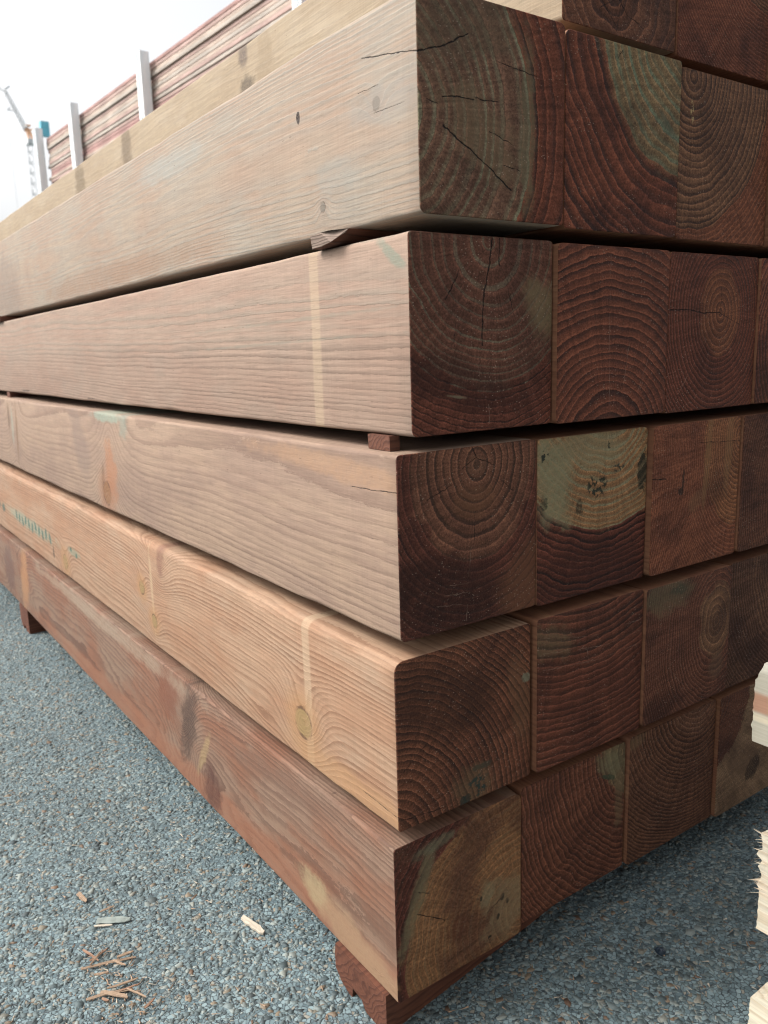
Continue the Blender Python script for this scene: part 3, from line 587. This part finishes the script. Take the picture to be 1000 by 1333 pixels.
def rough_batten(name, x, yend, z0, z1, w, L, seed, fringe=0.0, slant=0.0, hair=None):
    """pale board running towards the camera; its far end (at yend) is torn"""
    rn = random.Random(seed); nz = 26; nx = 7; V_ = []; F_ = []
    def g_(i, j, back):
        zz = z0 + (z1 - z0) * i / nz; xx = x + w * j / nx
        t = rn.uniform(-1, 1) * 0.004 * (1 + (i % 5 == 0))
        if not back and fringe and i > nz * 0.42: t += rn.random() ** 4 * fringe * (0.35 + 0.65 * (i / nz))
        if slant and i > nz - 7: t -= slant * (i - nz + 7) / 7
        return (xx * S, ((yend + t) if not back else (yend - L)) * S, (zz + GZ) * S)
    for back in (False, True):
        for i in range(nz + 1):
            for j in range(nx + 1): V_.append(g_(i, j, back))
    N = (nz + 1) * (nx + 1)
    idx = lambda i, j, b: b * N + i * (nx + 1) + j
    for i in range(nz):
        for j in range(nx):
            F_.append((idx(i, j, 0), idx(i + 1, j, 0), idx(i + 1, j + 1, 0), idx(i, j + 1, 0)))
            F_.append((idx(i, j, 1), idx(i, j + 1, 1), idx(i + 1, j + 1, 1), idx(i + 1, j, 1)))
    for i in range(nz):
        F_.append((idx(i, 0, 0), idx(i, 0, 1), idx(i + 1, 0, 1), idx(i + 1, 0, 0)))
        F_.append((idx(i, nx, 0), idx(i + 1, nx, 0), idx(i + 1, nx, 1), idx(i, nx, 1)))
    for j in range(nx):
        F_.append((idx(0, j, 0), idx(0, j + 1, 0), idx(0, j + 1, 1), idx(0, j, 1)))
        F_.append((idx(nz, j, 0), idx(nz, j, 1), idx(nz, j + 1, 1), idx(nz, j + 1, 0)))
    # loose splinters growing out of the torn end
    for q in range(hair or 0):
        zz = z1 - 0.01 - rn.random() ** 1.3 * (z1 - z0) * 0.58; xx = x + rn.random() ** 1.5 * w * 0.9 + 0.002; ln = rn.uniform(0.01, 0.10) * rn.random() ** 0.4; dz = rn.uniform(-0.06, 0.02); th = rn.choice((0.0015, 0.002, 0.003, 0.006))
        k = len(V_)
        for (ax, az) in ((-th, -th), (th, -th), (th, th), (-th, th)): V_.append(((xx + ax) * S, (yend - 0.03) * S, (zz + az + GZ) * S))
        V_.append(((xx - 0.02 * rn.random()) * S, (yend + ln) * S, (zz + dz + GZ) * S))
        F_ += [(k, k + 1, k + 4), (k + 1, k + 2, k + 4), (k + 2, k + 3, k + 4), (k + 3, k, k + 4)]
    return mesh_obj(name, V_, F_, [gp.mat if seed == 1 else pale], smooth=False)
tag(rough_batten('pale_board', 4.30, 2.42, -2.33, -1.83, 0.6, 6.0, 1, 0.0, 0.05), 'fresh pale board with reddish streak, highest at the right edge of the photo', 'board', 'pale boards at the right edge')
tag(rough_batten('pale_board', 4.17, 2.24, -3.42, -2.80, 0.6, 5.8, 2, 0.04, 0, 190), 'fresh pale board with splintered frayed end, middle at the right edge', 'board', 'pale boards at the right edge')
tag(rough_batten('pale_board', 4.02, 2.17, -4.012, -3.66, 0.6, 5.6, 3, 0.0, 0.16), 'fresh pale board lying lowest on the asphalt at the right edge', 'board', 'pale boards at the right edge')
for (z0, z1, yb) in ((-2.80, -2.33, 0.6), (-3.66, -3.42, 0.6), (-2.80, -2.33, -2.4), (-3.66, -3.42, -2.4)):
    o = beam('spacer_block', 4.25, yb, z1, 0.45, z1 - z0, 0.5, [pale, pale], seed=z0, nseg=3)
    tag(o, 'pale wooden block holding the pale boards apart, outside the photo', 'block', 'blocks between the pale boards')

# ------------------------------------------------------------------ the board stack behind
dirv = Vector((-0.051, 1.0, 0)).normalized(); ang = math.atan2(0.051, 1.0)
P0 = Vector((10.48 + 0.051 * 13.05, 8.0, 0))      # near bottom-left corner line
bw = []
for i, (a, l) in enumerate((((0.42, 0.30, 0.26), (0.31, 0.21, 0.18)), ((0.43, 0.34, 0.28), (0.33, 0.25, 0.20)), ((0.36, 0.22, 0.195), (0.27, 0.16, 0.14)), ((0.40, 0.35, 0.30), (0.32, 0.27, 0.23)))):
    bw.append(plain_wood('decking_wood', a, l, 20.0 + i, 1, 20))
ords = ['topmost', 'second', 'third', 'fourth', 'fifth', 'sixth', 'seventh', 'eighth', 'ninth', 'tenth', 'eleventh', 'twelfth', 'thirteenth', 'fourteenth', 'fifteenth', 'sixteenth', 'seventeenth', 'eighteenth']
zt = 9.0; rb = random.Random(5); tb = 0.118
for i in range(18):
    off = rb.uniform(-0.03, 0.03)
    o = beam('decking_board', 0, 0, 0, 0.72, tb - 0.014, 29.3 + rb.uniform(-0.15, 0.15), [bw[(2, 0, 1, 3, 0, 1, 3, 1, 0, 3, 0, 2, 2, 1, 0, 2, 0, 3)[i]]] * 2, r=(0.012,) * 4, seed=30.0 + i, nseg=18)
    o.location = ((P0.x + off) * S, P0.y * S, (zt - (i + 1) * tb + GZ + 0.003 * (i % 2)) * S)
    o.rotation_euler.z = ang
    tag(o, f'long thin pinkish board, {ords[i]} down in the stack behind, below the white sky', 'board', 'thin boards of the stack behind')
zb = zt - 18 * tb; hh = (zb + GZ) / 11
for i in range(11):
    o = beam('timber', 0, 0, 0, 1.0, hh - 0.004, 29.0, [bw[i % 2], bw[i % 2]], seed=50.0 + i, nseg=10)
    o.location = (P0.x * S, P0.y * S, i * hh * S + 0.0004); o.rotation_euler.z = ang
    tag(o, 'long timber low in the stack behind, hidden by the near stack', 'timber', 'timbers low in the stack behind')

# steel posts that hold it
gs = G('pale_painted_steel')
x_, y_, z_ = gs.coords(1 / S)
nn = gs.noise(gs.vec(x_ * 4.0, y_ * 4.0, z_), 1.5, 4.0, 0.6)
gs.put(gs.b.inputs['Base Color'], gs.mix(gs.ss(nn, 0.35, 0.75), (0.86, 0.88, 0.88), (0.72, 0.79, 0.82)))
gs.b.inputs['Roughness'].default_value = 0.45; gs.bump(nn, 0.001, 0.3)
def hpost(x, y, top, label):
    w, t, dp = 0.36, 0.06, 0.30
    pr = [(0, 0), (dp, 0), (dp, t), (dp / 2 + t / 2, t), (dp / 2 + t / 2, w - t), (dp, w - t), (dp, w), (0, w), (0, w - t), (dp / 2 - t / 2, w - t), (dp / 2 - t / 2, t), (0, t)]
    n = len(pr); V_ = [(px * S, py * S, 0) for px, py in pr] + [(px * S, py * S, (top + GZ) * S) for px, py in pr]
    F_ = [tuple(reversed(range(n))), tuple(range(n, 2 * n))] + [(i, (i + 1) % n, (i + 1) % n + n, i + n) for i in range(n)]
    root = bpy.data.objects.new('steel_post', None); col.objects.link(root); root.location = (x * S, y * S, 0); root.rotation_euler.z = ang
    mesh_obj('column', V_, F_, [gs.mat], smooth=False, parent=root)
    a, b, c, d, e = -0.12, dp + 0.12, -0.12, w + 0.12, 0.05
    bp = [(a, c, 0.01), (b, c, 0.01), (b, d, 0.01), (a, d, 0.01), (a, c, e), (b, c, e), (b, d, e), (a, d, e)]
    mesh_obj('base_plate', [tuple(q * S for q in v) for v in bp], [(3, 2, 1, 0), (4, 5, 6, 7), (0, 1, 5, 4), (1, 2, 6, 5), (2, 3, 7, 6), (3, 0, 4, 7)], [gs.mat], smooth=False, parent=root)
    tag(root, label, 'post', 'steel posts along the stack behind')
def lx(y): return P0.x - 0.051 * (y - P0.y)
for (y, tp, lb) in ((17.3, 8.9, 'pale steel post at the top edge of the photo, only a sliver in view'), (26.3, 9.22, 'tallest looking pale steel post in front of the thin boards'),
                    (32.9, 9.30, 'pale steel post between the tallest one and the crane'), (37.35, 9.38, 'pale steel post at the far end of the thin boards, beside the crane')):
    hpost(lx(y) - 0.40, y, tp, lb)

# ------------------------------------------------------------------ crane far away
def paint(name, c, r=0.5):
    g = G(name); x, y, z = g.coords(1.0); n = g.noise(g.vec(x, y, z), 1.2, 3.0)
    g.put(g.b.inputs['Base Color'], g.scalec(c, g.ss(n, 0.3, 0.7, 0.9, 1.08))); g.b.inputs['Roughness'].default_value = r; return g.mat
def bars(name, segs, rad, mat, parent):
    V_, F_ = [], []
    for a, b in segs:
        a, b = Vector(a), Vector(b); d = (b - a).normalized(); s1 = d.cross(Vector((0.3, 0.2, 1))).normalized() * rad; s2 = d.cross(s1).normalized() * rad; k = len(V_)
        for e in (a, b): V_ += [tuple(e + s1), tuple(e + s2), tuple(e - s1), tuple(e - s2)]
        F_ += [(k, k + 1, k + 5, k + 4), (k + 1, k + 2, k + 6, k + 5), (k + 2, k + 3, k + 7, k + 6), (k + 3, k, k + 4, k + 7), (k + 3, k + 2, k + 1, k), (k + 4, k + 5, k + 6, k + 7)]
    return mesh_obj(name, V_, F_, [mat], smooth=False, parent=parent)
def lattice(A, Bp, w, n, taper=1.0):
    A, Bp = Vector(A), Vector(Bp); d = (Bp - A).normalized(); s1 = d.cross(Vector((0.31, 0.9, 0.2))).normalized(); s2 = d.cross(s1).normalized(); out = []
    pt = lambda i, q: A + (Bp - A) * (i / n) + (s1 * (1 if q in (0, 1) else -1) + s2 * (1 if q in (0, 3) else -1)) * w * 0.5 * (1 + (taper - 1) * i / n)
    for i in range(n):
        for q in range(4):
            out.append((pt(i, q), pt(i + 1, q))); out.append((pt(i, q), pt(i, (q + 1) % 4))); out.append((pt(i, q), pt(i + 1, (q + 1) % 4)))
    return out
cz = GZ * S
crane = bpy.data.objects.new('luffing_crane', None); col.objects.link(crane)
base = Vector((40.8, 167.4, 0)); crane.location = base
wht, orn, blu = paint('white_crane_steel', (0.62, 0.62, 0.62)), paint('haze_pale_orange_steel', (0.62, 0.36, 0.22)), paint('light_blue_panels', (0.16, 0.50, 0.62))  # light tints put the distance haze into the paint colours
L_ = lambda x, y, z: (x - base.x, y - base.y, z + cz)
bars('mast', lattice((0, 0, 0), (0, 0, 39.5 + cz), 1.7, 22), 0.06, wht, crane)
jb = bars('jib', lattice(L_(40.2, 168.9, 42.0), L_(38.0, 172.1, 49.2), 0.75, 9, 0.6), 0.10, wht, crane)
bars('jib_tip', [(L_(38.2, 171.8, 48.6), L_(37.3, 172.6, 49.4)), (L_(38.0, 172.1, 49.2), L_(38.8, 171.4, 49.7)), (L_(37.3, 172.6, 49.4), L_(37.2, 172.7, 50.0))], 0.16, wht, jb)
bars('pulley_arm', [(L_(39.2, 170.3, 45.3), L_(38.0, 171.2, 45.5)), (L_(38.0, 171.2, 45.5), L_(38.4, 171.0, 46.0))], 0.14, wht, crane)
bars('a_frame', [(L_(40.6, 168.0, 39.4), L_(40.2, 168.9, 42.4)), (L_(41.6, 167.4, 38.6), L_(40.4, 168.8, 42.3)), (L_(40.0, 168.9, 41.6), L_(42.9, 166.8, 42.0)), (L_(41.8, 167.2, 38.4), L_(40.6, 168.6, 42.0)), (L_(40.1, 168.9, 42.6), L_(41.0, 168.3, 42.5))], 0.22, orn, crane)
def boxm(name, c, sx, sy, sz, mat, parent, rz=0.0):
    o = beam(name, 0, 0, 0, sx / S, sz / S, sy / S, [mat, mat], r=(0.3,) * 4, nseg=2, bow=0.0)
    o.parent = parent; o.location = (c[0] - sx / 2, c[1] - sy / 2, c[2] - sz / 2); return o
boxm('machinery_house', L_(43.0, 166.8, 41.8), 1.5, 1.4, 2.5, blu, crane)
boxm('turntable', L_(40.9, 167.5, 39.4), 2.2, 2.2, 0.8, wht, crane)
bars('hoist_cable', [(L_(38.0, 172.1, 49.2), L_(38.0, 172.1, 24.0))], 0.03, wht, crane)
boxm('foundation', (base.x, base.y, 0.3), 4, 4, 0.6, wht, crane)
tag(crane, 'pale luffing tower crane with light blue cab, hazy against the white sky', 'crane')

# ------------------------------------------------------------------ ground
def asphalt(name, chips):
    g = G(name)
    if chips:
        geo = g.t.nodes.new('ShaderNodeNewGeometry'); rnd = V(g, geo.outputs['Random Per Island'])
        pos = geo.outputs['Position']
        cr = g.t.nodes.new('ShaderNodeValToRGB'); g.put(cr.inputs[0], rnd); e = cr.color_ramp; e.interpolation = 'LINEAR'
        cols = [(0.0, (0.036, 0.052, 0.058)), (0.2, (0.070, 0.102, 0.110)), (0.45, (0.102, 0.143, 0.151)), (0.7, (0.138, 0.184, 0.190)), (0.86, (0.20, 0.24, 0.23)), (0.94, (0.16, 0.155, 0.125)), (0.975, (0.17, 0.145, 0.105)), (1.0, (0.10, 0.065, 0.045))]
        e.elements[0].position = 0; e.elements[0].color = (*cols[0][1], 1); e.elements[1].position = 1; e.elements[1].color = (*cols[-1][1], 1)
        for p_, c_ in cols[1:-1]:
            q = e.elements.new(p_); q.color = (*c_, 1)
        n = g.noise(pos, 420.0, 3.0, 0.7); n2 = g.noise(pos, 90.0, 2.0, 0.6)
        c = g.scalec(cr.outputs[0], g.ss(n, 0.2, 0.8, 0.82, 1.18)); c = g.scalec(c, g.ss(n2, 0.3, 0.7, 0.9, 1.08))
        bgn = g.noise(pos, 2.2, 4.0, 0.65); dst = g.noise(pos, 16.0, 4.0, 0.7)
        c = g.scalec(c, g.ss(bgn, 0.3, 0.7, 0.84, 1.12)); c = g.mix(g.ss(dst, 0.52, 0.75) * 0.35, c, (0.125, 0.135, 0.125))
        c = g.mix(1.0, c, (1.0, 0.92, 0.88), 'MULTIPLY')
        g.put(g.b.inputs['Base Color'], c); g.b.inputs['Specular IOR Level'].default_value = 0.3; g.b.inputs['Roughness'].default_value = 0.65
        
    else:
        x, y, z = g.coords(1.0); vv = g.vec(x, y, 0.0)
        wv = g.noise(vv, 120.0, 2.0, 0.5, col=True)
        mx = g.t.nodes.new('ShaderNodeVectorMath'); mx.operation = 'MULTIPLY_ADD'; g.t.links.new(wv, mx.inputs[0]); mx.inputs[1].default_value = (0.004,) * 3; g.t.links.new(vv, mx.inputs[2])
        vd = mx.outputs[0]
        edge = g.voro(vd, 170.0, 'DISTANCE_TO_EDGE'); vc = g.voro(vd, 170.0, 'F1', 'Color')
        sx = g.t.nodes.new('ShaderNodeSeparateXYZ'); g.t.links.new(vc, sx.inputs[0])
        rn = V(g, sx.outputs[0])
        c = g.mix(rn, (0.055, 0.085, 0.095), (0.17, 0.23, 0.24))
        c = g.mix(g.ss(V(g, sx.outputs[1]), 0.9, 0.95) * 0.6, c, (0.22, 0.17, 0.11))
        c = g.mix(g.ss(edge, 0.10, 0.02), c, (0.030, 0.040, 0.045))
        big = g.noise(vv, 1.3, 4.0, 0.6)
        c = g.scalec(c, g.ss(big, 0.3, 0.7, 0.86, 1.12))
        g.put(g.b.inputs['Base Color'], c); g.b.inputs['Roughness'].default_value = 0.75
        g.bump(g.ss(edge, 0.0, 0.05) + rn * 0.5, 0.0012, 0.8)
    return g.mat
ga = asphalt('asphalt', False)
Vg, Fg = [], []
xs = [-600, -60, -10, -2, 0, 1, 2, 3, 6, 20, 80, 600]
for yy in xs:
    for xx in xs: Vg.append((xx, yy, 0))
nx_ = len(xs)
for i in range(nx_ - 1):
    for j in range(nx_ - 1): a = i * nx_ + j; Fg.append((a, a + 1, a + nx_ + 1, a + nx_))
go = mesh_obj('ground', Vg, Fg, [ga], smooth=False); go.location.z = GOFF; go.rotation_euler.x = GTILT; tag(go, None, None, kind='structure')

# loose-set stone chips standing proud of the binder
rs = np.random.RandomState(11)
def in_view(x, y, mx=0.16):
    d = np.stack([x, y, np.full_like(x, -GZ * S)], 1)
    z = d @ np.array(fw); px = d @ np.array(rt) / np.maximum(z, 1e-3) * 1.05923 + 0.5; py = 0.6665 - d @ np.array(up) / np.maximum(z, 1e-3) * 1.05923
    return (z > 0.3) & (px > -mx) & (px < 1 + mx) & (py < 1.333 + mx) & (z < 3.6)
area = (-0.1, 2.3, 0.2, 3.6)
def scatter(n, r0, r1):
    x = rs.uniform(area[0], area[1], n); y = rs.uniform(area[2], area[3], n)
    ok = in_view(x, y) & ~((x > 0.52) & (y > 0.80)) & ~((x > 0.80 * 1.0) & (y < 0.49) & (x < 0.95) & (x > 0.81))
    x, y = x[ok], y[ok]; return x, y, rs.uniform(r0, r1, len(x))
parts_ = [scatter(130000, 0.0014, 0.0027), scatter(115000, 0.0027, 0.0052), scatter(16000, 0.0050, 0.0080)]
cx = np.concatenate([q[0] for q in parts_]); cy = np.concatenate([q[1] for q in parts_]); cr_ = np.concatenate([q[2] for q in parts_])
n = len(cx); K = 5
th = (np.arange(K)[None, :] + rs.uniform(-0.46, 0.46, (n, K))) * (2 * math.pi / K) + rs.uniform(0, 6.3, (n, 1))
rad = cr_[:, None] * rs.uniform(0.62, 1.35, (n, K)); asp = rs.uniform(0.38, 0.9, (n, 1)); rot = rs.uniform(0, 3.14, (n, 1))
lx_ = rad * np.cos(th); ly_ = rad * np.sin(th) * asp
X = lx_ * np.cos(rot) - ly_ * np.sin(rot); Y = lx_ * np.sin(rot) + ly_ * np.cos(rot)
hgt = cr_[:, None] * rs.uniform(0.05, 0.16, (n, 1)); tx = rs.normal(0, 0.10, (n, 1)); ty = rs.normal(0, 0.10, (n, 1))
top = np.stack([cx[:, None] + X * 0.97, cy[:, None] + Y * 0.97, np.maximum(hgt + tx * X + ty * Y, 0.0003) + rs.normal(0, 0.00012, (n, K))], 2)
bot = np.stack([cx[:, None] + X * 1.05, cy[:, None] + Y * 1.05, np.full((n, K), -0.0008)], 2)
vv = np.concatenate([top, bot], 1).reshape(-1, 3)
me = bpy.data.meshes.new('stone_chips')
me.vertices.add(len(vv)); me.vertices.foreach_set('co', vv.astype(np.float32).ravel())
b0 = (np.arange(n) * 2 * K)[:, None]
k_ = np.arange(K); k2 = (k_ + 1) % K
topf = b0 + k_[None, :]
quads = np.stack([b0 + K + k_, b0 + K + k2, b0 + k2, b0 + k_], 2)       # n,K,4
loops = np.concatenate([topf, quads.reshape(n, -1)], 1).ravel()
tot = np.tile(np.array([K] + [4] * K), n); start = np.concatenate([[0], np.cumsum(tot)[:-1]])
me.loops.add(len(loops)); me.loops.foreach_set('vertex_index', loops.astype(np.int32))
me.polygons.add(len(tot)); me.polygons.foreach_set('loop_start', start.astype(np.int32)); me.polygons.foreach_set('loop_total', tot.astype(np.int32))
me.materials.append(asphalt('stone_chip', True)); me.update(calc_edges=True); me.validate()
co = bpy.data.objects.new('stone_chips', me); col.objects.link(co); co.location.z = GOFF; co.rotation_euler.x = GTILT
tag(co, 'blue-grey stone chips set in the asphalt', 'stone chips', kind='stuff')

# ------------------------------------------------------------------ wood scraps on the asphalt
sw1 = plain_wood('dry_splinter', (0.29, 0.205, 0.14), (0.21, 0.14, 0.095), 1.1, 0, 60)
sw2 = plain_wood('pale_scrap', (0.40, 0.35, 0.28), (0.31, 0.26, 0.20), 2.1, 0, 60)
sw4 = plain_wood('dark_splinter', (0.25, 0.15, 0.10), (0.15, 0.08, 0.05), 1.7, 0, 60)
sw3 = plain_wood('grey_scrap', (0.23, 0.26, 0.24), (0.17, 0.19, 0.17), 2.9, 0, 60)
def scrap(name, a, b, wd, mat, label, group, cat, seed, curl=0.0, z=0.0022, th=0.0005):
    rq = random.Random(seed * 3 + 1); jt = 0.008 if name == 'wood_splinter' else 0.0
    a, b = Vector(a) * 0.96, Vector(b) * 0.96
    a += Vector((rq.uniform(-jt, jt), rq.uniform(-jt, jt) * 2)); b += Vector((rq.uniform(-jt, jt), rq.uniform(-jt, jt) * 2))
    L = (b - a).length; ang_ = math.atan2(b.y - a.y, b.x - a.x); rn = random.Random(seed); n = 7; V_, F_ = [], []
    for i in range(n + 1):
        t = i / n; wv_ = wd * (0.35 + 0.65 * math.sin(math.pi * min(1, 0.15 + t * 0.85)) ** 0.6) * rn.uniform(0.75, 1.1)
        zc = z + curl * math.sin(math.pi * t) * L + rn.uniform(0, 0.0006); off = rn.uniform(-0.1, 0.1) * wd + curl * L * 0.5 * math.sin(math.pi * t)
        for (sy, sz) in ((-.5, -.5), (.5, -.5), (.5, .5), (-.5, .5)): V_.append((t * L, off + sy * wv_, zc + sz * 2 * th + sy * wd * 0.25))
    for i in range(n):
        for q in range(4): k = i * 4; F_.append((k + q, k + (q + 1) % 4, k + 4 + (q + 1) % 4, k + 4 + q))
    F_ += [(3, 2, 1, 0), (n * 4, n * 4 + 1, n * 4 + 2, n * 4 + 3)]
    o = mesh_obj(name, V_, [tuple(reversed(f)) for f in F_], [mat], smooth=False); o.location = (a.x, a.y, gz(a.y)); o.rotation_euler.z = ang_
    return tag(o, label, cat, group)
scrap('wood_scrap', (0.435, 1.028), (0.446, 0.977), 0.009, sw2, 'pale whitish wood scrap lying alone on the asphalt left of the stack', 'wood scraps on the asphalt', 'wood scrap', 1, z=0.004, th=0.0014)
scrap('wood_scrap', (0.255, 1.157), (0.298, 1.131), 0.011, sw3, 'flat grey-green wood scrap, widest on the asphalt', 'wood scraps on the asphalt', 'wood scrap', 2, z=0.004)
scrap('wood_scrap', (0.249, 1.150), (0.272, 1.135), 0.003, sw2, 'thin pale sliver just below the flat grey-green scrap', 'wood scraps on the asphalt', 'wood scrap', 3, z=0.003)
scrap('wood_scrap', (0.265, 1.178), (0.288, 1.178), 0.003, sw1, 'thin tan sliver just above the flat grey-green scrap', 'wood scraps on the asphalt', 'wood scrap', 4, z=0.003)
scrap('wood_scrap', (0.250, 1.244), (0.256, 1.215), 0.007, sw1, 'short reddish chip above the other scraps', 'wood scraps on the asphalt', 'wood scrap', 5, z=0.004)
pile1 = [((0.216, 1.083), (0.280, 1.040), .006), ((0.222, 1.075), (0.245, 1.075), .005), ((0.238, 1.070), (0.236, 1.042), .005), ((0.250, 1.045), (0.268, 1.044), .005), ((0.228, 1.098), (0.238, 1.070), .005), ((0.214, 1.070), (0.238, 1.072), .004), ((0.262, 1.060), (0.284, 1.046), .006)]
pile2 = [((0.205, 1.020), (0.252, 1.000), .007), ((0.215, 1.010), (0.225, 0.990), .005), ((0.222, 0.998), (0.246, 0.966), .010), ((0.232, 1.010), (0.262, 0.995), .005), ((0.247, 0.944), (0.268, 0.943), .005), ((0.215, 1.030), (0.245, 1.022), .005), ((0.250, 0.990), (0.262, 0.972), .004), ((0.238, 0.985), (0.262, 0.980), .004)]
for i, (a, b, w_) in enumerate(pile1):
    scrap('wood_splinter', a, b, w_ * 0.62, (sw1, sw4)[i % 3 == 1], 'thin orange-brown splinter in the upper of the two small heaps of splinters', 'splinters of the upper heap', 'splinter', 10 + i, curl=0.012 * (-1) ** i, z=0.003 + 0.0007 * i)
for i, (a, b, w_) in enumerate(pile2):
    scrap('wood_splinter', a, b, w_ * 0.62, (sw1, sw4)[i % 3 == 1], 'thin orange-brown splinter in the lower of the two small heaps of splinters', 'splinters of the lower heap', 'splinter', 30 + i, curl=0.015 * (-1) ** i, z=0.003 + 0.0007 * i)
# fine litter of bark and sawdust fibres, past counting
rl = random.Random(3); V_, F_, FM = [], [], []
for i in range(900):
    for _ in range(40):
        x, y = rl.uniform(0.0, 1.25), rl.uniform(0.45, 2.4)
        if i < 120: q_ = rl.choice(((0.235, 1.015), (0.225, 0.96), (0.24, 0.93))); x, y = rl.gauss(q_[0], 0.022), rl.gauss(q_[1], 0.028)
        if in_view(np.array([x]), np.array([y]))[0] and not (x > 0.46 and y > 0.68 and x < 1.3): break
    l_, w_ = rl.uniform(0.003, 0.012), rl.uniform(0.0005, 0.0016); a = rl.uniform(0, 6.28); dx, dy = math.cos(a), math.sin(a); z0 = rl.uniform(0.0018, 0.0036); dz = rl.uniform(-0.001, 0.001); k = len(V_)
    V_ += [(x - dy * w_, y + dx * w_, z0), (x + dy * w_, y - dx * w_, z0), (x + dx * l_, y + dy * l_, z0 + dz), (x, y, z0 + w_)]
    F_ += [(0 + k, 1 + k, 2 + k), (0 + k, 3 + k, 1 + k), (1 + k, 3 + k, 2 + k), (2 + k, 3 + k, 0 + k)]; FM += [rl.choice((0, 0, 1))] * 4
o = mesh_obj('wood_litter', V_, F_, [sw1, sw2], FM, smooth=False); o.location.z = GOFF; o.rotation_euler.x = GTILT; tag(o, 'tiny fibres and bark crumbs strewn over the asphalt', 'litter', kind='stuff')
# dark blue lump on the asphalt at the right
dkst = paint('dark_blue_stone', (0.012, 0.022, 0.035), 0.35)
rk = random.Random(9); V_, F_ = [], []
for i in range(5):
    for j in range(9):
        ph, a = math.pi * (i + 0.5) / 5, 2 * math.pi * j / 9; r_ = 0.0075 * rk.uniform(0.8, 1.15)
        V_.append((r_ * math.sin(ph) * math.cos(a), r_ * math.sin(ph) * math.sin(a), r_ * 0.7 * math.cos(ph) + 0.004))
for i in range(4):
    for j in range(9): F_.append((i * 9 + j, (i + 1) * 9 + j, (i + 1) * 9 + (j + 1) % 9, i * 9 + (j + 1) % 9))
F_ += [tuple(range(9)), tuple(reversed(range(36, 45)))]
o = mesh_obj('stone', V_, F_, [dkst], smooth=False); o.location = (0.833, 0.576, gz(0.576) + 0.001); tag(o, 'small dark blue stone on the asphalt in front of the end faces', 'stone')
